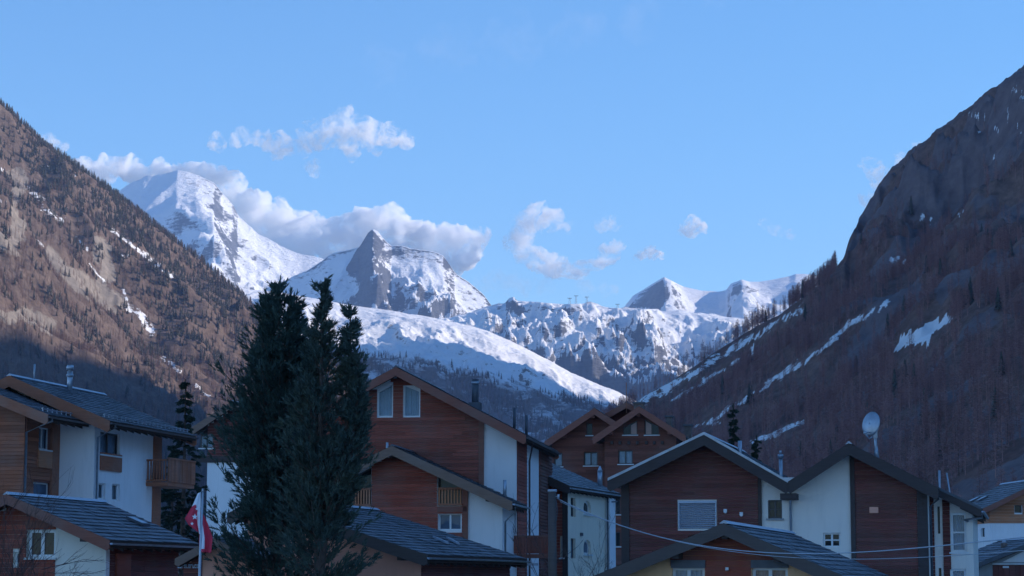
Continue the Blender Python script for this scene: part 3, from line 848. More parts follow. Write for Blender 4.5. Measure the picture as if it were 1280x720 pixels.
# balcony round the far corner
y0b, z1b = A.S(183, 574, xc); _, z0b = A.S(183, 602, xc)
xo = xc + 1.15
yend = A.S(243, 590, xo)[0]
o = MB().box(xc - .2, xo, y0b, yend, z0b - .22, z0b - .04).build('balcony', M['beam_orange'], A.root); fix_normals(o)
fb = A.fac('front', y0b); sb = A.fac('right', xo)
A.railing(fb, xc, xo - .08, z0b, z1b, 'wood_orange', -.06, .14, .06, 'beam_orange')
A.cladding(sb, y0b, yend, z0b - .02, z1b, 'wood_orange', None, .16, .06, False, True, 'balcony_boards')
o = MB().box(xo - .04, xo - .005, y0b + .02, yend - .02, z0b - .05, z1b - .02).box(xo - .07, xo + .09, y0b - .02, yend, z1b, z1b + .07).build('balcony_rail', M['beam_orange'], A.root); fix_normals(o)
g = (E2[0] + .08, y2 - ov2 + .5, E2[1] - .2)
A.pipe([g, (g[0], g[1], g[2] - .1), (xc + .1, y2 + .15, g[2] - .5), (xc + .1, y2 + .15, 0)], .055, 'metal')
ych = A.S(87, 486, R2[0] + .6)[0]; zch = A.top(R2, L2, E2, 0)(R2[0] + .6)
A.chimney_pipe((R2[0] + .6, ych, zch - .2), A.S(87, 459, R2[0] + .6)[1] - zch, .13)
ya = A.S(43, 470, R2[0])[0]
A.pipe([(R2[0], ya, R2[1] - .1), (R2[0], ya, A.S(43, 455, R2[0])[1])], .05, 'metal', 'vent_pipe')

# ---- low house bottom left, white plaster and dark boards
Fh = House('chalet', 'low cream house with tiled roof and single skylight behind bare bush', 'house', 137, 80, 14.5)
ov = 0.9
E = Fh.F(137, 674, -ov); Rr = Fh.F(9, 616.5, -ov); L = (2 * Rr[0] - E[0], E[1])
yb = Fh.S(249, 677.5, E[0])[0]
Fh.roof(Rr, L, E, -ov, yb, 'slate', 'beam_red', .36, gutter='metal')
xc = E[0] - .55; xl = 2 * Rr[0] - xc
top = Fh.top(Rr, L, E, .3)
xw = Fh.F(69.5, 690)[0]
fF = Fh.fac('front', 0); sF = Fh.fac('right', xc)
Fh.wall(Fh.profile(xl, xc, Rr, L, E), 0, yb - .7, 'stone')
Fh.winpx(fF, 34, 69, 662, 697, mull=1, frame='frame_white', curtain=None, pane='glass_dark', fw=.11)
Fh.winpx(fF, 17, 24, 690, 705, mull=0, curtain=None, pane='glass_blue', sill=None)
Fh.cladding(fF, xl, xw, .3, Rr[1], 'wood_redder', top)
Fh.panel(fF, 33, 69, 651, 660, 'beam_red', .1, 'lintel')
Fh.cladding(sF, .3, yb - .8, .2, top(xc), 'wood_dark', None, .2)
Fh.post(sF, 0.0, .3, 0, top(xc), 'white', .02, 'corner_band')
Fh.panel(sF, 143, 160, 692, 720, 'wood_red', .12, 'door')
Fh.finish()
Fh.purlins(0, [(Fh.F(116, 670)[0], top(Fh.F(116, 670)[0]) + .02)])
u = (E[0] + Rr[0]) / 2
ysk = Fh.S(168, 648, u)[0]; zs = Fh.top(Rr, L, E, 0)(u); sl = (E[1] - Rr[1]) / (E[0] - Rr[0])
o = MB().hexa([(u - .2, ysk - .35, zs - .2 * sl + .0), (u + .5, ysk - .35, zs + .5 * sl), (u + .5, ysk + .35, zs + .5 * sl), (u - .2, ysk + .35, zs - .2 * sl), (u - .2, ysk - .35, zs - .2 * sl + .1), (u + .5, ysk - .35, zs + .5 * sl + .1), (u + .5, ysk + .35, zs + .5 * sl + .1), (u - .2, ysk + .35, zs - .2 * sl + .1)]).build('skylight', M['metal_dk'], Fh.root); fix_normals(o)
mesh_obj('pane', [(u - .14, ysk - .28, zs - .14 * sl + .105), (u + .44, ysk - .28, zs + .44 * sl + .105), (u + .44, ysk + .28, zs + .44 * sl + .105), (u - .14, ysk + .28, zs - .14 * sl + .105)], [(0, 1, 2, 3)], M['metal_lt'], o)

# ---- house half hidden behind the big pines
K = House('chalet', 'brown and white chalet mostly hidden behind the two big pines', 'house', 262, 150, 10)
Rr, L = K.F(290, 501, -1), K.F(238, 535, -1); E = (2 * Rr[0] - L[0], L[1])
K.roof(Rr, L, E, -1, 10, 'slate', 'beam_brown', .45)
xl, xr = L[0] + .9, E[0] - .9; top = K.top(Rr, L, E, .3); fK = K.fac('front', 0)
zb = K.F(260, 577)[1]
K.wall(K.profile(xl, xr, Rr, L, E), 0, 9, 'white')
K.winpx(fK, 250, 266, 544, 560, mull=1, curtain='curtain', frame='frame_dark')
K.winpx(fK, 300, 316, 544, 560, mull=1, curtain='curtain', frame='frame_dark')
K.cladding(fK, xl, xr, zb, Rr[1], 'wood_dark', top, .2)
K.panel(fK, 243, 330, 570, 578, 'beam_dark', .12, 'floor_beam')
K.finish()
o = MB().box(xl - .6, xl + .3, -1.4, .2, K.F(262, 508)[1] - .3, K.F(262, 503)[1])  # short ridge of the wing in front

# ---- big red brown chalet in the middle
C = House('chalet', 'tall red brown chalet with white plaster corner and two attic windows', 'house', 545, 106, 7.8)
ov = 1.0
Rr, E, Lq = C.F(495, 458, -ov), C.F(657, 543, -ov), C.F(447, 483.5, -ov)
sl = (Lq[1] - Rr[1]) / (Lq[0] - Rr[0]); L = (Rr[0] - (E[0] - Rr[0]), Rr[1] - sl * (E[0] - Rr[0]))
top = C.top(Rr, L, E, .3)
xr = C.F(645.5, 600)[0]; xl = 2 * Rr[0] - xr
yb = C.S(698, 562.5, E[0])[0]; yw = C.S(689, 575, xr)[0]
fC, sC = C.fac('front', 0), C.fac('right', xr)
C.roof(Rr, L, E, -ov, yb, 'slate_dk', 'beam_red', .42, ridge_cap='slate_dk', gutter='copper')
C.wall(C.profile(xl, xr, Rr, L, E), 0, yw, 'white')
for x0, x1, hl, hr in ((472, 491, 489.0, 480), (504.5, 525, 481, 488)):
    u0, u1, z0, z1 = fC.rect(x0, x1, 483, 521)
    C.window(fC, u0, u1, z0, z1, mull=0, head=(C.F(x0, hl)[1], C.F(x1, hr)[1]), curtain='curtain', frame='frame_white', fw=.06, sill=None, dep=.1)
xw = C.F(605, 560)[0]
C.cladding(fC, xl, xw, 3, Rr[1], 'wood_red', top)
C.post(fC, C.F(598.5, 560)[0], xw, 3, top(xw), 'beam_red', .1)
ywd, ywh = C.S(658, 600, xr)[0], C.S(673.5, 600, xr)[0]
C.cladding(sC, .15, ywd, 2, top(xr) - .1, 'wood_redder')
C.cladding(sC, ywh, yw, 2, top(xr) - .1, 'wood_brown', None, .17, .09)  # brown boards stand in for the wall's shade under the eave
C.finish()
C.pipe([(E[0] + .05, 1.2, E[1] - .2), (E[0] + .05, 1.2, E[1] - .35), (xr + .14, ywd + .1, E[1] - 1.0), (xr + .14, ywd + .1, 0)], .05, 'copper')
# balcony in front of the side wall
fB = C.fac('front', -.6)
u0, u1, z0, z1 = fB.rect(632, 692, 671, 692)
C.cladding(fB, u0, u1, z0, z1, 'wood_red', None, .15, .05, False, True, 'balcony_boards')
o = fB.box(MB(), u0, u1, z0 - .2, z0 - .02, -1.3, .02).build('balcony', M['beam_red'], C.root); fix_normals(o)
fix_normals(fB.box(MB(), u0, u1, z1 - .02, z1 + .06, -.1, .08).build('handrail', M['beam_red'], o))
fix_normals(fB.box(MB(), u0, u1, z0, z1 - .05, -.05, -.012).build('backing', M['beam_dark'], o))
C.panel(fB, 660, 673, 704, 707, 'metal_lt', .25, 'lamp', .0, o)
C.pipe([(C.F(643.5, 600, -.3)[0], -.3, C.F(643.5, 668, -.3)[1]), (C.F(643.5, 600, -.3)[0], -.3, C.F(643.5, 634, -.3)[1])], .05, 'metal_lt', 'white_post')
# flues
for px_, y0_, y1_, r, capm in ((594, 505, 474, .17, True), (643, 527, 510, .07, False), (658, 536, 519, .07, False)):
    xx = C.F(px_, y0_, 2.0)[0]; zz = C.top(Rr, L, E, 0)(min(xx, E[0] - .05))
    zt_ = C.F(px_, y1_, 2.0)[1]
    C.pipe([(xx, 2.0, zz - .1), (xx, 2.0, zt_)], r, 'metal_dk', 'flue')
    if capm:
        C.pipe([(xx, 2.0, zt_ - .25), (xx, 2.0, zt_ - .12)], r * 1.12, 'metal', 'flue_band')
        o = MB().box(xx - .28, xx + .28, 1.7, 2.3, zz - .2, zz + .25).build('flue_base', M['metal_dk'], C.root); fix_normals(o)

# ---- its lower front wing, a house of its own roof
W = House('chalet_wing', 'lower reddish chalet wing with slatted loggia, attached before the tall chalet', 'house', 545, 101.5, 7.8)
ov = 0.95
Rr, E = W.F(490, 556.5, -ov), W.F(640, 626, -ov)
L = (2 * Rr[0] - E[0], E[1])
top = W.top(Rr, L, E, .28); fW = W.fac('front', 0)
xr = W.F(628, 650)[0]; xl = 2 * Rr[0] - xr
W.roof(Rr, L, E, -ov, 4.4, 'slate_dk', 'beam_brown', .42, ridge_cap='slate_dk', gutter='metal', rear=False)
W.wall(W.profile(xl, xr, Rr, L, E, .28), 0, 4.4, 'white')
u0, u1, z0, z1 = fW.rect(547, 577.5, 585, 632)
zhead = top(u0) - .12
W.window(fW, u0, u1, z0, zhead, mull=0, head=(zhead, top(u1) - .1), frame='frame_dark', pane='glass_dark', curtain=None, sill=None, dep=.35, fw=.08, name='loggia_opening')
ul0, ul1, zl0, zl1 = fW.rect(440, 464, 590, 632)
W.window(fW, ul0, ul1, zl0, top(ul1) - .25, mull=0, head=(top(ul0) - .12, top(ul1) - .12), frame='frame_dark', pane='glass_dark', curtain=None, sill=None, dep=.35, fw=.08, name='loggia_opening')
W.winpx(fW, 548, 577, 641.5, 663, mull=1, curtain=None, pane='glass_blue', frame='frame_white', sill=None)
xw = W.F(585, 650)[0]
W.cladding(fW, xl, xw, 1.5, Rr[1], 'wood_redder', top)
W.post(fW, u1 + .05, xw, 1.5, top(xw), 'beam_red', .09)
_, z610 = W.F(560, 609.5); _, z632 = W.F(560, 632)
W.railing(fW, u0 + .02, u1 + .02, z632, z610, 'wood_pale', .08, .125, .07, 'beam_orange')
W.railing(fW, ul0, ul1, z632, z610, 'wood_pale', .08, .125, .07, 'beam_orange')
W.panel(fW, 547, 584, 633, 640, 'beam_red', .09, 'floor_beam')
W.finish()
W.purlins(0, [(W.F(613, 622)[0], top(W.F(613, 622)[0])), (Rr[0], Rr[1] - .3)])
g = (E[0] + .05, -.2, E[1] - .25)
W.pipe([g, (g[0], -.2, g[2] - .2), (xr + .12, .1, g[2] - .65), (xr + .12, .1, 0)], .05, 'metal')
xx = W.F(631, 612, 1.5)[0]
W.pipe([(xx, 1.5, W.top(Rr, L, E, 0)(min(xx, E[0])) - .1), (xx, 1.5, W.F(631, 600, 1.5)[1])], .08, 'metal', 'vent_pipe')
xx = W.F(484, 556, .6)[0]
W.pipe([(xx, .6, Rr[1] - .3), (xx, .6, W.F(484, 553, .6)[1])], .06, 'metal_lt', 'vent_pipe')

# ---- low tiled house with a salmon gable in front of it
G = House('chalet', 'low salmon gabled house with ribbed tile roof beside the pines', 'house', 527, 79, 15)
ov = 0.9
E, Q = G.F(533.5, 692, -ov), G.F(449.5, 664.5, -ov)
sl = (E[1] - Q[1]) / (E[0] - Q[0]); rx = G.F(318, 640, -ov)[0]
Rr = (rx, E[1] + sl * (rx - E[0])); L = (rx - 1.0, Rr[1] - .55)
yb = G.S(658, 698.5, E[0])[0]
G.roof(Rr, L, E, -ov, yb, 'slate', 'beam_grey', .38, gutter='metal', ex=.40, tw=.42)
xc = E[0] - .5; xl = rx - .6; top = G.top(Rr, L, E, .3)
G.wall(G.profile(xl, xc, Rr, L, E), 0, yb - .8, 'salmon')
sG = G.fac('right', xc)
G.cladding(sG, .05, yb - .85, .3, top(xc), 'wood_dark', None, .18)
G.purlins(0, [(G.F(509, 690)[0], top(G.F(509, 690)[0]))])
for px0, py0, px1, py1 in ((541, 669, 556, 675), (558, 675, 570, 681)):
    u = (Rr[0] * .35 + E[0] * .65)
    a = G.S(px0, py0, u)[0]; b_ = G.S(px1, py1, u + .7)[0]
    f0 = G.top(Rr, L, E, -.06)
    o = MB().hexa([(u, a, f0(u) - .05), (u + .7, b_, f0(u + .7) - .05), (u + .85, b_, f0(u + .85) - .05), (u + .15, a, f0(u + .15) - .05), (u, a, f0(u) + .03), (u + .7, b_, f0(u + .7) + .03), (u + .85, b_, f0(u + .85) + .03), (u + .15, a, f0(u + .15) + .03)]).build('snow_stop', M['metal_lt'], G.root); fix_normals(o)

# ---- small gabled porch with a lettered board beside the flagpole
Lh = House('gabled_porch', 'small dark gabled porch with pale lettered board behind the flagpole', 'porch', 226, 76, 12)
Q0, Q1 = Lh.F(220, 697, -.5), Lh.F(248, 682, -.5); sl = (Q1[1] - Q0[1]) / (Q1[0] - Q0[0])
Rr = (Q0[0] + 1.35, Q0[1] + 1.35 * sl); E = (Q0[0] + 2.7, Q0[1])
Lh.roof(Rr, Q0, E, -.5, 3.2, 'slate_lt', 'beam_brown', .26, gutter=None, rafters=False, ridge_cap='slate_lt', tw=.3, ex=.3)
fL = Lh.fac('front', 0)
Lh.wall(Lh.profile(Q0[0] + .1, E[0] - .1, Rr, Q0, E, .25), 0, 3, 'salmon')
Lh.cladding(fL, Q0[0] + .1, Lh.F(253, 710)[0], .1, Rr[1], 'wood_dark', Lh.top(Rr, Q0, E, .25))
u0, u1, z0, z1 = fL.rect(222.5, 253, 704.5, 711)
sg = fL.box(MB(), u0, u1, z0, z1, .05, .08).build('lettered_board', M['wood_dark'], Lh.root); fix_normals(sg)
rnd = random.Random(5); n = 11
for i in range(n):                                  # the lettering cannot be read in the photograph: short pale strokes
    a = u0 + .02 + (u1 - u0 - .04) * i / n; w = (u1 - u0 - .04) / n * .8; mb = MB()
    fL.box(mb, a, a + w * .3, z0 + .02, z1 - .02, .078, .09)
    if i % 3 != 1: fL.box(mb, a + w * .3, a + w, z1 - .06, z1 - .02, .078, .09)
    if i % 4 != 2: fL.box(mb, a + w * .3, a + w, z0 + .02, z0 + .055, .078, .09)
    if i % 2: fL.box(mb, a + w * .7, a + w, z0 + .05, z1 - .06, .078, .09)
    fix_normals(mb.build('letter', M['curtain'], sg))

# ---- house with arched windows
Eh = House('house', 'cream house with arched windows and reddish gable behind the utility pole', 'house', 711, 118, 17)
ov = .9
E, Q = Eh.F(712, 606.5, -ov), Eh.F(673, 589, -ov); sl = (E[1] - Q[1]) / (E[0] - Q[0])
rx = E[0] - 4.2; Rr = (rx, E[1] - 4.2 * sl); L = (2 * rx - E[0], E[1])
yb = Eh.S(775, 615.5, E[0])[0]
xc = E[0] - .35; top = Eh.top(Rr, L, E, .3)
Eh.roof(Rr, L, E, -ov, yb, 'slate_lt', 'beam_dark', .42, gutter='metal', ridge_cap='slate_lt')
fE, sE = Eh.fac('front', 0), Eh.fac('right', xc)
yw = Eh.S(757, 660, xc)[0]
Eh.wall(Eh.profile(2 * rx - xc, xc, Rr, L, E), 0, yw, 'yellow')
Eh.winpx(sE, 729.5, 738.5, 626, 643, mull=0, arch=True, frame='sill', pane='glass_dark', curtain=None, fw=.1)
Eh.winpx(sE, 729.5, 738.5, 674.5, 693, mull=0, arch=True, frame='sill', pane='glass_blue', curtain=None, fw=.1)
Eh.winpx(sE, 713.5, 719.5, 622, 646, mull=0, frame='frame_dark', pane='glass_dark', curtain=None, sill=None)
Eh.winpx(sE, 713.5, 719.5, 673, 698, mull=0, frame='frame_dark', pane='glass_blue', curtain=None, sill=None)
Eh.winpx(fE, 701, 704.5, 672, 697, mull=0, frame='frame_white', pane='glass_dark', curtain=None)
Eh.cladding(fE, 2 * rx - xc, xc, .5, Rr[1], 'wood_redder', top)
Eh.post(fE, xc - .28, xc, .3, top(xc), 'beam_dark', .09)
Eh.finish()
Eh.panel(sE, 725, 727, 666, 670, 'metal_dk', .1, 'vent')
x3 = xc + .25
ye = Eh.S(769.5, 660, x3)[0]
o = Eh.wall([(x3 - 2, 0), (x3, 0), (x3, top(x3) - .1), (x3 - 2, top(x3 - 2) - .1)], yw, ye, 'white', label='narrow white end wall beside the downpipe')
Eh.pipe([(xc + .15, yw - .1, 0), (xc + .15, yw - .1, top(xc))], .05, 'metal_dk')
Eh.pipe([(xc + .15, yw - .1, Eh.S(758, 628, xc)[1]), (x3 + .1, ye, Eh.S(758, 626, xc)[1])], .04, 'metal_dk', 'pipe_branch')
yy = Eh.S(750, 605, xc - .6)[0]; zz = Eh.top(Rr, L, E, 0)(xc - .6); zt_ = Eh.S(750, 589, xc - .6)[1]
o = Eh.pipe([(xc - .6, yy, zz - .1), (xc - .6, yy, zt_)], .14, 'metal', 'chimney')
MB().tube([(xc - .6, yy, zt_), (xc - .6, yy, zt_ + .12), (xc - .6, yy, zt_ + .3)], .16, 10, .03).build('chimney_cap', M['metal_lt'], o, True)
Eh.pipe([(xc - .3, yy + 1.0, zz - .3), (xc - .3, yy + 1.0, Eh.S(757, 597, xc - .3)[1])], .06, 'metal_dk', 'vent_pipe')

# ---- brown apartment house with three gables further back
B = House('apartment_house', 'dark brown wooden apartment house with three gables at the back of the village', 'house', 756, 165, 9)
ov = 1.2
# right gable, standing in front
R1, L1, E1 = B.F(799, 507, -ov), B.F(741, 546, -ov), B.F(857, 544, -ov)
top1 = B.top(R1, L1, E1, .35); xl1, xr1 = B.F(756, 600)[0], B.F(846, 600)[0]
fB1 = B.fac('front', 0)
B.roof(R1, L1, E1, -ov, 12, 'slate_dk', 'beam_red', .5, ridge_cap='slate_dk', tw=.8, ex=.5)
B.wall(B.profile(xl1, xr1, R1, L1, E1, .35), 0, 11, 'wood_brown')
for (x0, x1, hl, hr, half) in ((779, 796.5, 534, 525.5, 'r'), (806, 823.5, 524.5, 533, 'l')):
    u0, u1, z0, z1 = fB1.rect(x0, x1, 526, 543.5)
    w_ = B.window(fB1, u0, u1, z0, z1, mull=1, head=(B.F(x0, hl)[1], B.F(x1, hr)[1]), curtain=None, frame='frame_dark', sill='sill', pane='glass_dark', fw=.06)
    um = (u0 + u1) / 2; h0, h1 = B.F(x0, hl)[1] - .1, B.F(x1, hr)[1] - .1; hm = (h0 + h1) / 2
    q = [(um + .05, z0 + .06), (u1 - .06, z0 + .06), (u1 - .06, h1), (um + .05, hm)] if half == 'r' else [(u0 + .06, z0 + .06), (um - .05, z0 + .06), (um - .05, hm), (u0 + .06, h0)]
    mesh_obj('pane_fill', [fB1.P(u, z, -.168) for u, z in q], [(0, 1, 2, 3)], M['pink'], w_)  # pink sheet stands in for the lit half of the pane
B.winpx(fB1, 773, 791, 563, 580, mull=1, curtain='curtain', frame='frame_dark')
B.winpx(fB1, 769, 775.5, 624, 643, mull=0, curtain=None, pane='glass_dark', frame='frame_dark')
B.winpx(fB1, 769, 775.5, 665, 683, mull=0, curtain=None, pane='glass_dark', frame='frame_dark')
B.cladding(fB1, xl1, xr1, 1, R1[1], 'wood_brown', top1, .2)
# left gable, set back
yk = 2.2
R0, L0 = B.F(743, 509.5, yk - ov), B.F(681, 551, yk - ov); E0 = (2 * R0[0] - L0[0], L0[1])
top0 = B.top(R0, L0, E0, .35); xl0 = B.F(690, 600, yk)[0]; fB0 = B.fac('front', yk)
B.roof(R0, L0, E0, yk - ov, 12.5, 'slate_dk', 'beam_red', .5, ridge_cap='slate_dk', tw=.8, ex=.5)
B.wall(B.profile(xl0, 2 * R0[0] - xl0, R0, L0, E0, .35), yk, 11.5, 'wood_brown')
B.winpx(fB0, 730, 747, 565, 582, mull=1, curtain='curtain', frame='frame_dark')
B.winpx(fB0, 693, 703, 566, 583, mull=0, curtain='curtain', frame='frame_dark')
B.winpx(fB0, 733, 740.5, 529, 544, mull=0, curtain=None, pane='glass_dark', frame='frame_dark')
B.cladding(fB0, xl0, 2 * R0[0] - xl0, 1, R0[1], 'wood_brown', top0, .2)
B.finish()
# third gable behind
yk = 6
R3, L3, E3 = B.F(783, 502, yk - ov), B.F(752, 519, yk - ov), B.F(814, 519, yk - ov)
B.roof(R3, L3, E3, yk - ov, 14, 'slate_dk', 'beam_red', .45, ridge_cap='slate_dk', tw=.8, ex=.5)
B.wall(B.profile(L3[0] + .6, E3[0] - .6, R3, L3, E3, .35), yk, 13.5, 'wood_dark')
B.purlins(0, [(B.F(x, y)[0], B.F(x, y)[1]) for x, y in ((765, 538), (799, 515), (838, 538))], 'beam_red', .3, .35, 1.0)
B.purlins(2.2, [(B.F(x, y, 2.2)[0], B.F(x, y, 2.2)[1]) for x, y in ((743, 518), (706, 542))], 'beam_red', .3, .35, 1.0)
for x in (765, 775, 786, 797, 808, 818, 828):
    u, z = B.F(x, 553.5)
    fix_normals(fB1.box(MB(), u - .1, u + .1, z - .12, z + .12, 0, .2).build('beam_end', M['beam_dark'], B.root))
for x0, x1, y0, y1, yy in ((793, 805, 503, 515, 4.5), (833, 840, 520, 532, 3), (856, 864.5, 531, 548, 5)):
    a, zt_ = B.F(x0, y0, yy); b_, zb_ = B.F(x1, y1, yy)
    o = MB().box(a, b_, yy - .4, yy + .4, zb_ - 1, zt_ - .12).build('chimney', M['brick'], B.root); fix_normals(o)
    fix_normals(MB().box(a - .1, b_ + .1, yy - .5, yy + .5, zt_ - .12, zt_).build('chimney_cap', M['metal_dk'], o))
xx = B.F(783, 510, 4)[0]
B.pipe([(xx, 4, B.F(783, 516, 4)[1]), (xx, 4, B.F(783, 478, 4)[1])], .035, 'beam_orange', 'antenna_mast')

# ---- wide dark double gabled chalet on the right
D = House('chalet', 'wide dark brown and cream chalet with twin gables and closed roller shutter', 'house', 880, 98, 13)
ov = 1.0
Rr, L, V = D.F(880, 541.5, -ov), D.F(760, 599, -ov), D.F(985, 601.5, -ov)
R2, E2 = D.F(1061, 553, -ov), D.F(1172, 608.5, -ov)
top = D.top(Rr, L, V, .3); top2 = D.top(R2, V, E2, .3)
fD = D.fac('front', 0)
D.roof(Rr, L, V, -ov, 13, 'slate_lt', 'beam_dark', .50, flashing='metal', ridge_cap='metal_lt', gutter=None, rafters=False)
D.roof(R2, V, E2, -ov, 13, 'slate_dk', 'beam_dark', .50, flashing=None, ridge_cap='metal_lt', gutter=None, rafters=True)
xl, xv, xr = D.F(777, 650)[0], V[0], D.F(1160, 650)[0]
D.wall([(xl, 0), (xr, 0), (xr, top2(xr)), (R2[0], R2[1] - .3), (xv, V[1] - .3), (Rr[0], Rr[1] - .3), (xl, top(xl))], 0, 12, 'cream')
u0, u1, z0, z1 = fD.rect(848, 895.5, 626, 661)
fD.holes.append((u0 - .03, u1 + .03, z0 - .03, z1 + .03))
D.cuts.append([fD.P(u0, z0, .1), fD.P(u1, z0, .1), fD.P(u1, z0, -.3), fD.P(u0, z0, -.3), fD.P(u0, z1, .1), fD.P(u1, z1, .1), fD.P(u1, z1, -.3), fD.P(u0, z1, -.3)])
D.winpx(fD, 960, 977.5, 625, 648, mull=1, trans=1, curtain=None, pane='glass_dark', frame='frame_dark', sill='grey')
D.winpx(fD, 1029, 1050.5, 666, 684, mull=1, trans=1, curtain=None, pane='glass_dark', frame='frame_white', sill=None)
xw = D.F(951.5, 640)[0]
D.cladding(fD, xl, xw, 1, Rr[1], 'wood_dark', top)
xq = D.F(1064.5, 640)[0]
D.cladding(fD, xq, xr, 1, R2[1], 'wood_dark', top2)
for a, b_, tp in ((xl, xl + .35, top), (xw - .12, xw + .03, top), (xq - .04, xq + .16, top2), (xr - .45, xr, top2)):
    D.post(fD, a, b_, 1, tp((a + b_) / 2), 'beam_dark', .1)
D.finish()
# roller shutter of single slats
fr = MB()
for a in ((u0, u0 + .05, z0, z1), (u1 - .05, u1, z0, z1), (u0 + .05, u1 - .05, z1 - .1, z1)): fD.box(fr, *a, -.12, .04)
sh = fr.build('roller_shutter', M['shutter'], D.root); fix_normals(sh)
n = 13
for i in range(n):
    a = z0 + (z1 - .1 - z0) * i / n; h = (z1 - .1 - z0) / n
    o = MB().hexa([fD.P(u0 + .05, a + .026, -.005), fD.P(u1 - .05, a + .026, -.005), fD.P(u1 - .05, a + .016, -.09), fD.P(u0 + .05, a + .016, -.09), fD.P(u0 + .05, a + h - .018, -.075), fD.P(u1 - .05, a + h - .018, -.075), fD.P(u1 - .05, a + h - .012, -.09), fD.P(u0 + .05, a + h - .012, -.09)]).build('slat', M['shutter'], sh); fix_normals(o)
for x, y in ((907, 638.5), (927, 642.5)):
    u, z = D.F(x, y)
    fix_normals(fD.box(fD.box(MB(), u - .07, u + .07, z - .075, z + .075, .03, .15), u - .04, u + .04, z - .11, z - .07, .05, .12).build('wall_lamp', M['frame_white'], D.root))
u, z = D.F(1092.5, 637.5)
fix_normals(fD.box(MB(), u - .19, u + .19, z - .13, z + .13, .03, .085).build('plaque', M['salmon'], D.root))
D.pipe([(xv + .0, -.1, 0), (xv, -.1, V[1] - .55), (xv, -.35, V[1] - .45)], .055, 'metal')
fix_normals(MB().box(xv - .35, xv + .35, -1.0, .1, V[1] - .78, V[1] - .52).build('valley_outlet', M['beam_dark'], D.root))
fix_normals(MB().prism([(xv - .28, -1.05, V[1] + .16), (xv + .28, -1.05, V[1] + .16), (xv, -1.05, V[1] - .02)], (0, 13, 0)).build('valley_gutter', M['metal'], D.root))
# vent in the valley
u, z = D.F(976, 590, 2.5); zt_ = D.F(976, 563, 2.5)[1]
o = MB().tube([(u, 2.5, z - 1), (u, 2.5, zt_ - .35)], .11, 10, .08).tube([(u, 2.5, zt_ - .35), (u, 2.5, zt_ - .25), (u, 2.5, zt_ - .18)], .13, 10).tube([(u, 2.5, zt_ - .15), (u, 2.5, zt_)], .07, 8, .04).build('chimney', M['metal'], D.root, True)
# rear wing on the right
y1 = 1.9
W0, W1 = (E2[0] - .1, E2[1] + .05), D.F(1226, 635, y1 - .9)
D.roof(W0, W0, W1, y1 - .9, 12, 'slate_dk', 'beam_dark', .34, sides='r', ridge_cap=None, gutter='metal', rear=False, flashing='metal_dk')
xs0, xs1 = D.F(1158, 660, y1)[0], D.F(1216, 660, y1)[0]
wt = lambda x: W0[1] + (W1[1] - W0[1]) * (x - W0[0]) / (W1[0] - W0[0]) - .32
fR = D.fac('front', y1); D.cuts, D.pending = [], []
D.wall([(xs0 - .5, 0), (xs1, 0), (xs1, wt(xs1)), (xs0 - .5, wt(xs0 - .5))], y1, 11.5, 'cream', label='cream wall of the rear wing with tall windows')
D.winpx(fR, 1188.5, 1208, 641, 690, mull=0, trans=1, curtain='curtain', frame='frame_white', pane='glass', fw=.1, sill='frame_white')
D.winpx(fR, 1188.5, 1208, 711, 735, mull=0, curtain='curtain', frame='frame_white', pane='glass', fw=.1, sill=None)
D.winpx(fR, 1172, 1175, 633, 667, mull=0, curtain=None, frame='frame_dark', pane='glass_dark', fw=.03, sill=None)
D.winpx(fR, 1173.5, 1177, 710, 730, mull=0, curtain=None, frame='frame_dark', pane='glass_dark', fw=.03, sill=None)
D.finish()
for x0, x1 in ((1159, 1168), (1178.5, 1188)):
    a, b_ = D.F(x0, 660, y1)[0], D.F(x1, 660, y1)[0]
    D.cladding(fR, a, b_, .5, wt((a + b_) / 2), 'wood_dark', None, .17, .09)
D.pipe([(W1[0] + .05, y1 - .6, W1[1] - .2), (W1[0] + .05, y1 - .6, W1[1] - .4), (D.F(1205, 641, y1 - .3)[0], y1 - .3, W1[1] - .5), (xs1 - .2, y1 - .1, W1[1] - .55)], .05, 'metal')
D.pipe([(E2[0], -.6, E2[1] - .35), (E2[0], -.6, E2[1] - .5), (xr + .12, -.15, E2[1] - .8), (xr + .12, -.15, 0)], .055, 'metal_dk')
for x, yb_, yt_, lean in ((1174.5, 606, 588, 0), (1191, 612, 591, -.25)):
    u, z = D.F(x, yb_, 4); zt_ = D.F(x, yt_, 4)[1]
    D.pipe([(u, 4, z - 1.2), (u + lean, 4, zt_)], .035 if lean else .05, 'metal', 'antenna_mast')
u, z = D.F(918 + 5, 562, 3); 
D.pipe([(D.F(925, 560, 3)[0], 3, D.F(925, 566, 3)[1] - .5), (D.F(925, 560, 3)[0], 3, D.F(925, 551, 3)[1])], .09, 'metal', 'vent_pipe')

# ---- satellite dish standing on the right gable
zr = R2[1] - .1
pm = D.F(1095.5, 567, 0.6); xm = pm[0]; zroof = D.top(R2, V, E2, 0)(xm)
dish = empty('satellite_dish', D.root.matrix_basis @ Vector((xm, 0.6, zroof))); tag(dish, 'grey oval satellite dish on the ridge of the twin gabled chalet', 'satellite dish')
k = 98.6 / F_PX
hm = D.F(1095, 532, .6)[1] - zroof
MB().tube([(0, 0, -.15), (-.02, 0, .45), (-.06, 0, hm)], .075, 8, .05).tube([(0, 0, -.1), (0, 0, .5)], .13, 8, .05).build('mast', M['metal'], dish, True)
mb = MB(); nr, na = 6, 28
for i in range(nr + 1):
    for j in range(na):
        r = i / nr; a = 2 * math.pi * j / na
        mb.v.append((r * math.cos(a) * .43, .13 * (r * r) - .13, r * math.sin(a) * .55))
mb.f = [(i * na + j, i * na + (j + 1) % na, (i + 1) * na + (j + 1) % na, (i + 1) * na + j) for i in range(nr) for j in range(na)]
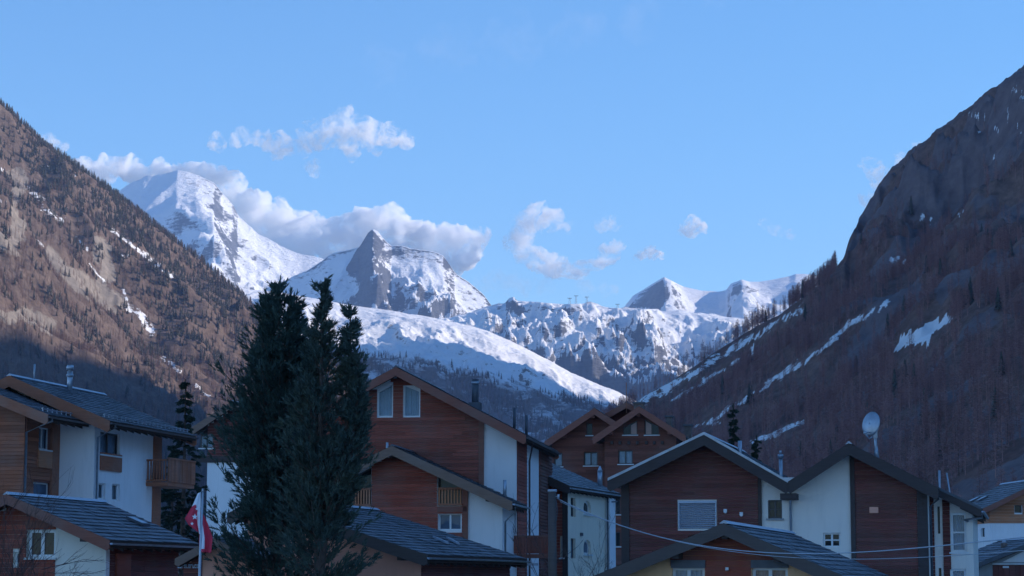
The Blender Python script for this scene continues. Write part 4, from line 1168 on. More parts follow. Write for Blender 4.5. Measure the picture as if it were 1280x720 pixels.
refl = mb.build('reflector', M['metal'], dish, True)
refl.location = (-6.5 * k, -.22, hm + 0.05); refl.rotation_euler = (R(-14), 0, R(-40))
md = refl.modifiers.new('rim', 'SOLIDIFY'); md.thickness = .025
MB().tube([(-.2, -.18, hm - .5), (-.42, -.75, hm - .62), (-.62, -.85, hm - .40)], .03, 6).tube([(-.25, -.2, hm - .3), (-.62, -.85, hm - .36)], .025, 6).build('arm', M['metal'], dish, True)
MB().tube([(-.62, -.88, hm - .38), (-.56, -.72, hm - .34)], .075, 10).build('receiver', M['metal_lt'], dish, True)
MB().box(-.12, .03, -.2, .06, hm - .55, hm - .25).build('bracket', M['metal'], dish)

# ---- low house at the bottom centre right
Hh = House('chalet', 'low peach house with broad tiled gable crossed by the overhead cables', 'house', 905, 74, 15)
ov = 0.9
Rr, Q = Hh.F(905, 652.5, -ov), Hh.F(1052, 718, -ov); sl = (Q[1] - Rr[1]) / (Q[0] - Rr[0])
Q2 = Hh.F(770, 707.5, -ov); sl2 = (Q2[1] - Rr[1]) / (Q2[0] - Rr[0])
E = (Rr[0] + 5.2, Rr[1] + 5.2 * sl); L = (Rr[0] - 5.2, Rr[1] - 5.2 * sl2)
yb = Hh.S(991, 664.3, Rr[0])[0]
Hh.roof(Rr, L, E, -ov, yb, 'slate', 'beam_grey', .40, gutter='metal', ex=.42, tw=.44)
top = Hh.top(Rr, L, E, .3); fH = Hh.fac('front', 0)
xl, xr = L[0] + .6, E[0] - .6
Hh.wall(Hh.profile(xl, xr, Rr, L, E), 0, yb - .9, 'peach')
a, b_ = Hh.F(838, 710)[0], Hh.F(986, 710)[0]
for x0, x1, cu in ((840, 881, 'curtain'), (940, 985, 'pink')):
    Hh.winpx(fH, x0, x1, 709, 745, mull=1, frame='frame_white', curtain=cu, sill=None, fw=.1)
    Hh.panel(fH, x0 - 1, x1 + 1, 700, 710, 'metal_dk', .09, 'blind_box')
Hh.cladding(fH, a, b_, 1.5, Rr[1], 'wood_redder', top)
Hh.finish()
u, z = Hh.F(909.5, 711); fix_normals(fH.box(MB(), u - .05, u + .05, z - .05, z + .05, .04, .15).build('wall_lamp', M['frame_white'], Hh.root))
Hh.purlins(0, [(Rr[0], Rr[1] - .3), (Hh.F(850, 690)[0], top(Hh.F(850, 690)[0])), (Hh.F(975, 690)[0], top(Hh.F(975, 690)[0]))])

# ---- house at the right edge, orange boards over white plaster
I = House('chalet', 'white house with orange brown upper boards and two skylights at the village edge', 'house', 1238, 150, -5)
ov = 1.0
L, Q = I.F(1229, 635, -ov), I.F(1280, 610.5, -ov); sl = (Q[1] - L[1]) / (Q[0] - L[0])
Rr = (L[0] + 4.4, L[1] + 4.4 * sl); E = (2 * Rr[0] - L[0], L[1])
top = I.top(Rr, L, E, .3)
yb = 9
I.roof(Rr, L, E, -ov, yb, 'slate', 'beam_red', .32, gutter='copper', tw=.6, ex=.45)
xl = I.F(1238, 670)[0]; xr = 2 * Rr[0] - xl
fI, sI = I.fac('front', 0), I.fac('left', xl)
I.wall(I.profile(xl, xr, Rr, L, E), 0, 8, 'white')
I.winpx(fI, 1268, 1277.5, 631, 641, mull=0, curtain=None, pane='glass_dark', frame='frame_dark', sill=None)
for x0, x1, y0, y1 in ((1213, 1217, 662, 672), (1226, 1231, 660, 671), (1213, 1217, 690, 700), (1227, 1233, 689, 699)):
    I.winpx(sI, x0, x1, y0, y1, mull=0, curtain=None, pane='glass_dark', frame='frame_dark', sill=None)
zb = I.F(1250, 654)[1]
I.cladding(fI, xl, xr, zb, Rr[1], 'wood_pale', top, .2)
I.cladding(sI, .0, 8, zb, top(xl), 'wood_pale', None, .2)
I.finish()
for px_, py_ in ((1217, 619), (1227, 619.5)):
    u = L[0] + 1.7; yy = I.S(px_, py_, u)[0]; z = I.top(Rr, L, E, 0)(u)
    o = MB().hexa([(u - .35, yy - .4, z - .35 * sl), (u + .35, yy - .4, z + .35 * sl), (u + .35, yy + .4, z + .35 * sl), (u - .35, yy + .4, z - .35 * sl), (u - .35, yy - .4, z - .35 * sl + .1), (u + .35, yy - .4, z + .35 * sl + .1), (u + .35, yy + .4, z + .35 * sl + .1), (u - .35, yy + .4, z - .35 * sl + .1)]).build('skylight', M['metal_dk'], I.root); fix_normals(o)
    mesh_obj('pane', [(u - .28, yy - .33, z - .28 * sl + .105), (u + .28, yy - .33, z + .28 * sl + .105), (u + .28, yy + .33, z + .28 * sl + .105), (u - .28, yy + .33, z - .28 * sl + .105)], [(0, 1, 2, 3)], M['metal_lt'], o)

# ---- small garage in the bottom right corner
J = House('garage', 'small grey garage with dark door and stubby chimney before the white house', 'garage', 1240, 118, -5)
L, Q = J.F(1222, 703, -.6), J.F(1280, 680, -.6); sl = (Q[1] - L[1]) / (Q[0] - L[0])
Rr = (L[0] + 3.4, L[1] + 3.4 * sl); E = (2 * Rr[0] - L[0], L[1])
J.roof(Rr, L, E, -.6, 6.5, 'slate', 'metal_dk', .2, gutter='metal', rafters=False, tw=.5, ex=.42)
xl = L[0] + .3; top = J.top(Rr, L, E, .26); fJ = J.fac('front', 0)
J.wall(J.profile(xl, 2 * Rr[0] - xl, Rr, L, E, .26), 0, 6, 'grey')
u0, u1, z0, z1 = fJ.rect(1241, 1290, 705.5, 735)
J.cladding(fJ, u0, u1, .05, z1, 'wood_dark', None, .3, .05, False, True, 'garage_door')
J.panel(fJ, 1240, 1292, 704, 706, 'sill', .12, 'door_lintel')
s_ = J.panel(fJ, 1253, 1260.5, 707.5, 710, 'frame_white', .09, 'door_plate', .04)
J.wall([(xl + 1.2, z1 + .12), (2 * Rr[0] - xl - 1.2, z1 + .12), (Rr[0], top(Rr[0]) - .1)], -.03, .05, 'white', 'gable_panel')
a, zt_ = J.F(1252, 676.5, 2); b_, zb_ = J.F(1258.5, 692, 2)
o = MB().box(a, b_, 1.85, 2.15, zb_ - .6, zt_ - .1).build('chimney', M['brick'], J.root); fix_normals(o)
MB().tube([((a + b_) / 2, 2, zt_ - .12), ((a + b_) / 2, 2, zt_ + .02), ((a + b_) / 2, 2, zt_ + .1)], .14, 10, .03).build('chimney_cap', M['metal'], o, True)
# ================================================================== trees
def foliage(name, dark, light, hue2=None, rough=0.75):
    t = NT(name); b = t.bsdf(rough, 0.25)
    isl = t.add('ShaderNodeNewGeometry').outputs['Random Per Island']
    n = t.noise(t.coord('Object'), 0.9, 4, 0.6)
    col = t.mix(isl, dark, light)
    if hue2: col = t.mix(t.ramp(n, [(0.45, 0.0), (0.65, 0.8)]), col, hue2)
    t.link(col, b.inputs['Base Color'])
    return t.m
def far_tree(name, dark, light):
    t = NT(name); b = t.bsdf(0.9, 0.1)
    r = t.add('ShaderNodeObjectInfo').outputs['Random']
    t.link(t.mix(r, dark, light), b.inputs['Base Color'])
    return t.m
PM = dict(
    pine=foliage('pine_needles', (0.03, 0.06, 0.055), (0.085, 0.125, 0.105), (0.07, 0.105, 0.08)),
    pine2=foliage('bluish_pine_needles', (0.042, 0.07, 0.062), (0.105, 0.138, 0.115), (0.10, 0.118, 0.08)),
    spruce=foliage('spruce_needles', (0.018, 0.035, 0.026), (0.05, 0.07, 0.05)),
    bark=plain('conifer_bark', (0.12, 0.085, 0.07), 0.95, 0.1, 0, .4, 6), twig=plain('bare_twigs', (0.12, 0.075, 0.07), 0.9, 0.1, 0, .35, 2), twig2=plain('pale_bare_twigs', (0.22, 0.18, 0.15), 0.9, 0.1, 0, .3, 2),
    larch=far_tree('bare_larch_twigs', (0.19, 0.12, 0.10), (0.31, 0.215, 0.18)), larch_p=far_tree('bare_larch_twigs_lifted', (0.25, 0.13, 0.125), (0.42, 0.25, 0.23)), fir=far_tree('far_conifer', (0.07, 0.075, 0.065), (0.13, 0.125, 0.105)),  # second larch copy, made lighter and redder to lift the shaded slope
)

def conifer(root, H, radius, mat, seed, leaders=((0, 0, 1.0),), up=0.5, droop=0.0, tufts=1.0, blade=(0.11, 0.22), width=0.021, lo=0.6, whorl=0.36, nb=5, side=0.30, clump=1.0):
    """trunk, limbs and a crown of needle tufts; radius(h) gives the crown's half width at height h"""
    rnd = random.Random(seed)
    tr, lb = MB(), MB(); V, Fc = [], []
    def tuft(p, d, n, s):
        d = d.normalized(); a = d.cross(Vector((0.3, 0.2, 1))).normalized(); c = d.cross(a)
        for k in range(n):
            th = rnd.uniform(0, 6.283); op = rnd.uniform(0.15, 0.95)
            q = (d + (a * math.cos(th) + c * math.sin(th)) * op).normalized()
            L = rnd.uniform(*blade) * s; o = p + d * rnd.uniform(-.12, .12)
            w = q.cross(Vector((rnd.uniform(-1, 1), rnd.uniform(-1, 1), rnd.uniform(-1, 1)))).normalized() * width * rnd.uniform(.7, 1.3)
            b = len(V); V.extend((tuple(o - w), tuple(o + w), tuple(o + q * L))); Fc.append((b, b + 1, b + 2))
    for (lx, ly, fr) in leaders:
        top = H * fr; off = Vector((lx, ly, 0))
        hs = lo if fr == 1.0 or lx == 0 else H * .35
        def axis(h): 
            t_ = min(1, max(0, (h - H * .3) / (H * .35))) if lx or ly else 1
            return off * t_
        tr.tube([axis(h) + Vector((0, 0, h)) for h in np.linspace(0, top, 9)], H * .016, 8, .02)
        h = hs
        while h < top - .05:
            Rm = radius(h) if fr == 1.0 else max(.2, radius(h) * .5 * min(1, (top - h) / (H * .22)))
            for k in range(nb if h < top * .93 else max(3, nb - 2)):
                az = rnd.uniform(0, 6.283); L = max(.1, Rm * rnd.choice((.62, .78, .9, .98, 1.06)) * rnd.uniform(.93, 1.05) - .10 * clump)
                p0 = axis(h) + Vector((0, 0, h + rnd.uniform(-.15, .15))); od = Vector((math.cos(az), math.sin(az), 0))
                path = []
                for i in range(6):
                    q = i / 5
                    path.append(p0 + od * L * q + Vector((0, 0, L * (up * q * q - droop * q + .12 * q))))
                lb.tube(path, max(.015, .03 * L / 2), 4, .008, False)
                ncl = max(2, int(L * 2.2 + .6))
                for ci in range(ncl):
                    q = 1 - .8 * ci / ncl * rnd.uniform(.8, 1.15); q = max(.12, min(1, q))
                    i0 = min(4, int(q * 5)); c0 = path[i0].lerp(path[i0 + 1], q * 5 - i0)
                    sd = od.cross(Vector((0, 0, 1))) * rnd.uniform(-side, side) * (0 if ci == 0 else .5 + L * .45)
                    c0 = c0 + sd; rr = (.085 + .055 * min(L, 2)) * rnd.uniform(.75, 1.3) * clump
                    cd = (od * rnd.uniform(.3, .8) + Vector((0, 0, rnd.uniform(.5, 1.1) * (up + .1) - droop * .8)) + sd * .5).normalized()
                    for i in range(max(3, int(6.0 * tufts * rnd.uniform(.6, 1.25)))):
                        g_ = Vector((rnd.gauss(0, 1), rnd.gauss(0, 1), rnd.gauss(0, 1))) * rr * .6
                        tuft(c0 + g_ + cd * rr * rnd.uniform(-.6, 1.5), cd + g_ * 1.6, 14, 1.0 if h < top * .9 else .9)
            h += whorl * rnd.uniform(.8, 1.2)
        for k in range(7): tuft(axis(top) + Vector((0, 0, top - .1 * k)), Vector((rnd.uniform(-.2, .2), rnd.uniform(-.2, .2), 1)), 9, .8)
    tr.build('trunk', PM['bark'], root, True); lb.build('limbs', PM['bark'], root, kind='stuff')
    np_mesh('crown', np.array(V), np.array(Fc), PM[mat], False).parent = root

def place(name, px, Y, label, cat, group=None):
    p = at(px, 700, Y); o = empty(name, (p.x, p.y, 0)); tag(o, label, cat, group); return o
def z_of(py, Y): return at(640, py, Y).z

# ---- the two big pines
YP = 73.0
def prof(rows, Y):
    zs = [z_of(r[0], Y) for r in rows][::-1]; ws = [r[1] * Y / F_PX for r in rows][::-1]
    return lambda h: float(np.interp(h, zs, ws))
o = place('pine_tree', 345, YP + 1.6, 'tall dark stone pine, the darker and fuller of the two big ones', 'tree')
conifer(o, z_of(351, YP + 1.6), prof([(351, 2), (362, 9), (376, 15), (395, 22), (420, 33), (455, 48), (500, 62), (560, 76), (640, 86), (760, 90)], YP + 1.6), 'pine', 3, up=.62, side=.45, whorl=.36, nb=6, leaders=((0, 0, 1.0), (-.55, .2, .945), (.40, -.2, .972), (-.28, 0, .972), (.62, .1, .94)), tufts=1.0)
o = place('pine_tree', 399, YP - 1.2, 'greyer stone pine with a split top standing against the darker one', 'tree')
k = (YP - 1.2) / F_PX
conifer(o, z_of(358, YP - 1.2), prof([(358, 2), (375, 6), (400, 8), (414, 10), (430, 16), (455, 28), (500, 40), (560, 52), (640, 61), (760, 66)], YP - 1.2), 'pine2', 8, up=.62, side=.45, whorl=.36, nb=6, leaders=((0, 0, 1.0), (36 * k, 0, (z_of(388, YP - 1.2)) / z_of(358, YP - 1.2)), (-14 * k, .3, .90), (46 * k, -.2, .80)), tufts=1.0)

# ---- dark spruces between the houses
for px, Y, top, hw, lab in ((228, 120, 478, 34, 'dark pointed spruce behind the balcony of the long chalet'), (919, 140, 507, 9, 'slim dark spruce rising behind the twin gabled chalet'), (948, 142, 547, 6, 'tip of a short spruce just over the twin gabled roof'), (214, 128, 560, 30, 'low broad spruce under the balcony of the long chalet')):
    o = place('spruce_tree', px, Y, lab, 'tree'); Ht = z_of(top, Y); wb = hw * Y / F_PX
    conifer(o, Ht, (lambda Ht, wb: (lambda h: wb * min(1, (Ht - h) / (Ht * .6)) + .04))(Ht, wb), 'spruce', int(px), up=.05, droop=.32, tufts=.8, blade=(.12, .22), width=.035, whorl=.40, nb=6, side=.25, clump=.6)

# ---- leafless bushes and saplings
def bare(root, seed, stems, spread, height, mat, r0=0.022, levels=4, ratio=0.62):
    rnd = random.Random(seed); mb = MB()
    def grow(p, d, L, r, lv):
        pts = [p]; q = p
        for i in range(3):
            d = (d + Vector((rnd.uniform(-.22, .22), rnd.uniform(-.22, .22), rnd.uniform(-.05, .16)))).normalized()
            q = q + d * L / 3; pts.append(q)
        mb.tube(pts, r, 3, r * .55, False)
        if lv > 0:
            for k in range(rnd.choice((2, 3, 3, 4))):
                i = rnd.choice((1, 2, 3)); dd = (d + Vector((rnd.uniform(-.8, .8), rnd.uniform(-.8, .8), rnd.uniform(-.15, .5)))).normalized()
                grow(pts[i], dd, L * ratio * rnd.uniform(.7, 1.15), max(.004, r * .6), lv - 1)
    for s in range(stems):
        a = rnd.uniform(0, 6.283); w = rnd.uniform(0, 1)
        grow(Vector((math.cos(a) * spread * .25, math.sin(a) * spread * .25, 0)), Vector((math.cos(a) * w * spread / height, math.sin(a) * w * spread / height, 1)).normalized(), height * .5 * rnd.uniform(.75, 1.1), r0, levels)
    mb.build('branches', PM[mat], root)
o = place('bare_bush', 8, 62, 'tall leafless reddish bush in front of the low cream house', 'bush'); bare(o, 2, 11, 1.0, 5.6, 'twig', .028, 4, .66)
o = place('bare_bush', 52, 63, 'shorter leafless bush under the window of the low cream house', 'bush'); bare(o, 5, 8, .8, 3.9, 'twig', .022, 4, .62)
mb = MB(); rnd = random.Random(4)
def twig(p, d, L, r, lv):
    pts = [p]; q = p
    for i in range(4):
        d = (d + Vector((0, rnd.uniform(-.1, .1), rnd.uniform(-.08, .08)))).normalized(); q = q + d * L / 4; pts.append(q)
    mb.tube(pts, r, 3, r * .5, False)
    if lv:
        for i in (1, 2, 2, 3, 4): twig(pts[i], (d + Vector((rnd.uniform(-.1, .4), rnd.uniform(-.3, .3), rnd.uniform(-.55, .45)))).normalized(), L * .5 * rnd.uniform(.7, 1.1), r * .6, lv - 1)
base = at(52, 712, 63) - o.location
twig(base, Vector((1, 0, .34)).normalized(), 1.25, .013, 2); twig(base + Vector((.3, 0, -.1)), Vector((1, 0, -.02)).normalized(), 1.1, .011, 2); twig(base + Vector((.3, .1, -.35)), Vector((1, 0, .1)).normalized(), 1.0, .01, 2)
mb.build('long_twig', PM['twig'], o)
o = place('bare_tree', 748, 96, 'small leafless sapling in front of the arched windows', 'tree'); bare(o, 11, 5, .8, 5.7, 'twig2', .03, 4, .6)
o = place('bare_tree', 738, 97, 'thin leafless shoot beside the sapling at the cream house', 'tree'); bare(o, 14, 3, .4, 4.2, 'twig2', .02, 3, .6)
o = place('bare_tree', 668, 101, 'thin leafless sapling before the white rear wing', 'tree'); bare(o, 17, 3, .35, 6.9, 'twig', .03, 3, .55)

# ---- woods on the mountainsides
def larch_mesh(name, seed, nbr, twigs, bw, mat):
    rnd = random.Random(seed); mb = MB(); V, Fc = [], []
    for i in range(nbr):
        h = .12 + .86 * (i + rnd.random()) / nbr
        L = (.05 + .20 * (1 - h) ** .75) * rnd.uniform(.6, 1.15) * min(1, .45 + (h - .12) * 2.5); az = rnd.uniform(0, 6.283)
        d = Vector((math.cos(az), math.sin(az), rnd.uniform(-.15, .35))).normalized(); p = Vector((0, 0, h)); e = p + d * L
        w = Vector((-d.y, d.x, rnd.uniform(-1, 1))).normalized() * bw
        b = len(V); V += [tuple(p - w * 1.2), tuple(p + w * 1.2), tuple(e)]; Fc.append((b, b + 1, b + 2))
        for t_ in range(twigs):
            q = p.lerp(e, rnd.uniform(.25, 1)); td = Vector((rnd.uniform(-1, 1), rnd.uniform(-1, 1), rnd.uniform(-.6, .9))).normalized() * L * rnd.uniform(.25, .5)
            w2 = td.cross(Vector((rnd.uniform(-1, 1), rnd.uniform(-1, 1), 1))).normalized() * bw * .8
            b = len(V); V += [tuple(q - w2), tuple(q + w2), tuple(q + td)]; Fc.append((b, b + 1, b + 2))
    return V, Fc
def trunk_mesh(r): return MB().tube([(0, 0, -.06), (0, 0, .4), (0, 0, 1.0)], r, 5, r * .15)
def fir_mesh(seed, rows, n, R_):
    rnd = random.Random(seed); V, Fc = [], []
    for i in range(rows):
        h = .08 + .9 * i / rows; rr = R_ * (1 - h) ** .85 + .012
        for k in range(n):
            az = 6.283 * (k + rnd.random()) / n; L = rr * rnd.uniform(.7, 1.2); d = Vector((math.cos(az), math.sin(az), 0)); s = Vector((-d.y, d.x, 0)) * L * .42
            p = Vector((0, 0, h + 1.1 / rows)); e = Vector((0, 0, h - .25 * L)) + d * L
            b = len(V); V += [tuple(p), tuple(e - s), tuple(e + d * L * .12 + Vector((0, 0, -.02))), tuple(e + s)]; Fc += [(b, b + 1, b + 2), (b, b + 2, b + 3)]
    return V, Fc
def proto(name, V, Fc, mat, trunk_r=None):
    if trunk_r:
        t_ = trunk_mesh(trunk_r); n = len(V); V = V + t_.v; Fc = Fc + [tuple(i + n for i in f) for f in t_.f]
    me = bpy.data.meshes.new(name); me.from_pydata(V, [], Fc); me.materials.append(mat)
    return bpy.data.objects.new(name, me)
def kit(name, objs):
    c = bpy.data.collections.new(name)
    for o in objs: c.objects.link(o)
    return c
def scatter(name, P, size, kind, coll, label):
    me = bpy.data.meshes.new(name); me.from_pydata([tuple(p) for p in P], [], [])
    rs = np.random.RandomState(len(P))
    for k, v in (('size', size), ('turn', rs.uniform(0, 6.283, len(P)))):
        a = me.attributes.new(k, 'FLOAT', 'POINT'); a.data.foreach_set('value', np.asarray(v, np.float32))
    a = me.attributes.new('pick', 'INT', 'POINT'); a.data.foreach_set('value', np.asarray(kind, np.int32))
    o = bpy.data.objects.new(name, me); COL.objects.link(o)
    g = bpy.data.node_groups.new(name, 'GeometryNodeTree'); N, Lk = g.nodes, g.links
    g.interface.new_socket('Geometry', in_out='INPUT', socket_type='NodeSocketGeometry'); g.interface.new_socket('Geometry', in_out='OUTPUT', socket_type='NodeSocketGeometry')
    gi, go = N.new('NodeGroupInput'), N.new('NodeGroupOutput')
    ci = N.new('GeometryNodeCollectionInfo'); ci.inputs['Collection'].default_value = coll; ci.inputs['Separate Children'].default_value = True; ci.inputs['Reset Children'].default_value = True
    ip = N.new('GeometryNodeInstanceOnPoints'); ip.inputs['Pick Instance'].default_value = True
    def attr(n_, typ):
        a_ = N.new('GeometryNodeInputNamedAttribute'); a_.data_type = typ; a_.inputs['Name'].default_value = n_; return a_.outputs['Attribute']
    cx = N.new('ShaderNodeCombineXYZ'); Lk.new(attr('turn', 'FLOAT'), cx.inputs['Z'])
    er = N.new('FunctionNodeEulerToRotation'); Lk.new(cx.outputs[0], er.inputs[0])
    Lk.new(gi.outputs[0], ip.inputs['Points']); Lk.new(ci.outputs[0], ip.inputs['Instance']); Lk.new(attr('pick', 'INT'), ip.inputs['Instance Index'])
    Lk.new(er.outputs[0], ip.inputs['Rotation']); Lk.new(attr('size', 'FLOAT'), ip.inputs['Scale']); Lk.new(ip.outputs[0], go.inputs[0])
    o.modifiers.new('scatter', 'NODES').node_group = g
    tag(o, label, None, None, 'stuff'); return o
def sample(X, Y, Z, weight, n, seed):
    """random points on a vertex grid, weighted by area and weight"""
    A = np.stack([X, Y, Z], -1); e1, e2 = A[1:, :-1] - A[:-1, :-1], A[:-1, 1:] - A[:-1, :-1]
    area = np.linalg.norm(np.cross(e1, e2), axis=-1) * weight[:-1, :-1]
    p = area.ravel() / area.sum(); rs = np.random.RandomState(seed)
    i = rs.choice(len(p), n, p=p); r, c = np.unravel_index(i, area.shape); a, b = rs.rand(n, 1), rs.rand(n, 1)
    P = A[:-1, :-1][r, c] * (1 - a) * (1 - b) + A[1:, :-1][r, c] * a * (1 - b) + A[:-1, 1:][r, c] * (1 - a) * b + A[1:, 1:][r, c] * a * b
    return P, r, c, rs
far_kit = kit('far_trees', [proto('a_fir', *fir_mesh(1, 9, 7, .17), PM['fir'], .014), proto('b_fir', *fir_mesh(2, 8, 7, .14), PM['fir'], .014), proto('c_fir', *fir_mesh(3, 9, 6, .20), PM['fir'], .014),
                            proto('d_larch', *larch_mesh('d', 4, 46, 2, .011, None), PM['larch'], .016), proto('e_larch', *larch_mesh('e', 5, 42, 2, .011, None), PM['larch'], .016), proto('f_larch', *larch_mesh('f', 6, 50, 2, .011, None), PM['larch'], .016)])
lpx, lpy = to_px(LX, LY, LZ)
vis = ((lpx > -60) & (lpx < 780) & (LZ > -5) & (LY < 4560)).astype(float)
dens = vis * np.clip(1 - snow * 1.15, 0, 1) * np.clip(1 - rock * .9, .06, 1) * (0.35 + 0.65 * smooth01(fbm(LX / 130, LY / 130, 4, 77), -.35, .25))
P, r, c, rs = sample(LX, LY, LZ, dens, 28000, 5)
ppx, ppy = to_px(P[:, 0], P[:, 1], P[:, 2])
skyy = np.interp(ppx, [q[0] for q in LEFT_SKY], [q[1] for q in LEFT_SKY])
up_ = smooth01(-(ppy - skyy), -150, -20)
con = up_ * .75 + .16 + .55 * smooth01(fbm(P[:, 0] / 170, P[:, 1] / 240, 4, 55), .02, .35) + .5 * np.exp(-((ppx - 225) / 45) ** 2 - ((ppy - 425) / 45) ** 2)
isfir = rs.rand(len(P)) < con * .6
pick = np.where(isfir, rs.randint(0, 3, len(P)), rs.randint(3, 6, len(P)))
scatter('mountain_forest', P, rs.uniform(9, 17, len(P)), pick, far_kit, 'dense larches and dark conifers covering the sunlit mountainside')

near_kit = kit('near_trees', [proto('a_fir', *fir_mesh(11, 13, 9, .15), PM['fir'], .014)] + [proto('%s_larch' % 'bcdef'[i], *larch_mesh('n', 20 + i, 85, 4, .0055, None), PM['larch_p'], .013) for i in range(5)])
rpx, rpy = to_px(RX, RY, RZ)
vis = ((rpx > 560) & (rpx < 1330) & (RZ > 2) & (RY < 2600)).astype(float)
dens = vis * np.clip(1 - rsnow * 1.2, 0, 1) * np.clip(1 - rrock * .85, .05, 1) * np.where(steep * smooth01(-rpy, -330, -250) > .3, .25, 1.0) * (0.5 + 0.5 * smooth01(fbm(RX / 60, RY / 60, 4, 78), -.3, .2))
P, r, c, rs = sample(RX, RY, RZ, dens, 16000, 9)
hts = rs.uniform(9, 16, len(P)); bx, by = to_px(P[:, 0], P[:, 1], P[:, 2]); hp = hts / P[:, 1] * F_PX
keep = np.ones(len(P), bool); chance = rs.rand(len(P))
TRI = [(1113, 441), (1124, 424), (1150, 408), (1196, 393), (1186, 404), (1168, 415), (1160, 428), (1140, 432)]
for q in (0, .25, .5, .75, 1.0):
    keep &= ~(in_poly(bx, by - hp * q, TRI) & (chance < .93))
    for ln, w_, pr in (([(800, 503), (862, 466), (900, 444), (945, 418), (1005, 383)], 7, .85), ([(870, 535), (905, 515), (935, 497), (985, 464), (1020, 440), (1062, 408), (1110, 376)], 5, .6), ([(940, 552), (975, 538), (1005, 528)], 5, .7)):
        keep &= ~((line_mask(bx, by - hp * q, ln, w_) > .5) & (chance < pr))
skr = np.interp(bx, [q[0] for q in RIGHT_SKY], [q[1] for q in RIGHT_SKY])
keep &= ~((bx > 1045) & (by - hp < skr + 5))
P, hts = P[keep], hts[keep]
pick = np.where(rs.rand(len(P)) < .018, 0, rs.randint(1, 6, len(P)))
scatter('slope_forest', P, hts, pick, near_kit, 'bare larch wood covering the shaded mountainside')

# ---- larches that stand out one by one: along the ridge of the shaded slope and low on its side
crown_me, trunk_me = [], []
for i in range(4):
    V, Fc = larch_mesh('ridge', 40 + i, 130, 5, .0042, None); me = bpy.data.meshes.new('crown'); me.from_pydata(V, [], Fc); me.materials.append(PM['larch_p']); crown_me.append(me)
tm = trunk_mesh(.012); me = bpy.data.meshes.new('trunk'); me.from_pydata(tm.v, [], tm.f); me.materials.append(PM['bark']); trunk_me = me
def z_right(X, Y):
    px = 640 + F_PX * X / Y
    pc = np.linspace(440, 1720, 620); yr = RY[:, 0]
    j = int(np.clip(np.searchsorted(pc, px) - 1, 0, 618)); i = int(np.clip(np.searchsorted(yr, Y) - 1, 0, len(yr) - 2))
    return float(max(RZ[i, j], RZ[i + 1, j]))
rnd = random.Random(31)
def larch(px, Y, size, label, group):
    X = (px - 640) / F_PX * Y
    o = empty('larch_tree', (X, Y, z_right(X, Y)), rnd.uniform(0, 6.28)); o.scale = (size, size, size); tag(o, label, 'tree', group)
    for n_, me in (('trunk', trunk_me), ('crown', crown_me[rnd.randrange(4)])):
        c_ = bpy.data.objects.new(n_, me); COL.objects.link(c_); c_.parent = o
px = 866.0
while px < 1046:
    s = np.interp(px, [860, 905, 940, 1010, 1040], [9, 14, 19, 20, 13]) * rnd.uniform(.7, 1.12)
    larch(px, rnd.uniform(1815, 1858), s, 'bare larch in the fringe along the ridge of the shaded slope', 'larches along the ridge of the shaded slope'); px += rnd.uniform(1.2, 4.4)
px = 770.0
while px < 866:
    larch(px, rnd.uniform(1800, 1856), rnd.uniform(5, 10), 'small bare larch on the lower ridge of the shaded slope', 'small larches on the lower ridge'); px += rnd.uniform(2, 6)
for i in range(70):
    larch(rnd.uniform(1080, 1290), rnd.uniform(560, 900), rnd.uniform(10, 17), 'bare larch low on the shaded slope above the village', 'larches low on the shaded slope')
# dark wood under the far snow ridge
hill = bpy.data.objects['snow_ridge']; n_ = len(hill.data.vertices)
co = np.empty(n_ * 3, np.float32); hill.data.vertices.foreach_get('co', co); co = co.reshape(-1, 560, 3).astype(float)
fo = np.empty(n_, np.float32); hill.data.attributes['forest'].data.foreach_get('value', fo); fo = fo.reshape(-1, 560)
hx, hy = to_px(co[..., 0], co[..., 1], co[..., 2])
wgt = smooth01(fo, .35, .7) * ((hx > 420) & (hx < 800) & (hy < 640) & (co[..., 1] < 7590)) * (0.15 + smooth01(fbm(co[..., 0] / 220, co[..., 1] / 220, 4, 99), -.3, .3))
P, r, c, rs = sample(co[..., 0], co[..., 1], co[..., 2], wgt, 5500, 15)
scatter('ridge_forest', P, rs.uniform(12, 24, len(P)), np.where(rs.rand(len(P)) < .6, rs.randint(0, 3, len(P)), rs.randint(3, 6, len(P))), far_kit, 'distant dark wood in the shade under the snow ridge')
# ================================================================== poles, flag, cables, pylons
Yp = 74.0
p = at(690.5, 700, Yp); pole = empty('utility_pole', (p.x, p.y, 0)); tag(pole, 'grey weathered wooden pole carrying the overhead cables', 'utility pole')
zt = z_of(613, Yp)
MB().tube([(0, 0, -.3), (0, 0, zt * .5), (0, 0, zt - .04)], .165, 14, .135).build('post', M['beam_grey'], pole, True)
MB().tube([(0, 0, zt - .05), (0, 0, zt + .03)], .16, 14, .15).build('cap', M['metal_lt'], pole, True)
zi = z_of(621, Yp)
MB().tube([(.1, -.05, zi), (.22, -.08, zi + .02)], .02, 6).tube([(.2, -.08, zi - .06), (.2, -.08, zi + .08)], .04, 8).build('insulator', M['metal_lt'], pole, True)
MB().tube([(.13, -.1, zi - .1), (.17, -.1, zi - .45), (.14, -.1, zi - .8)], .012, 5).build('bracket', M['metal_dk'], pole)
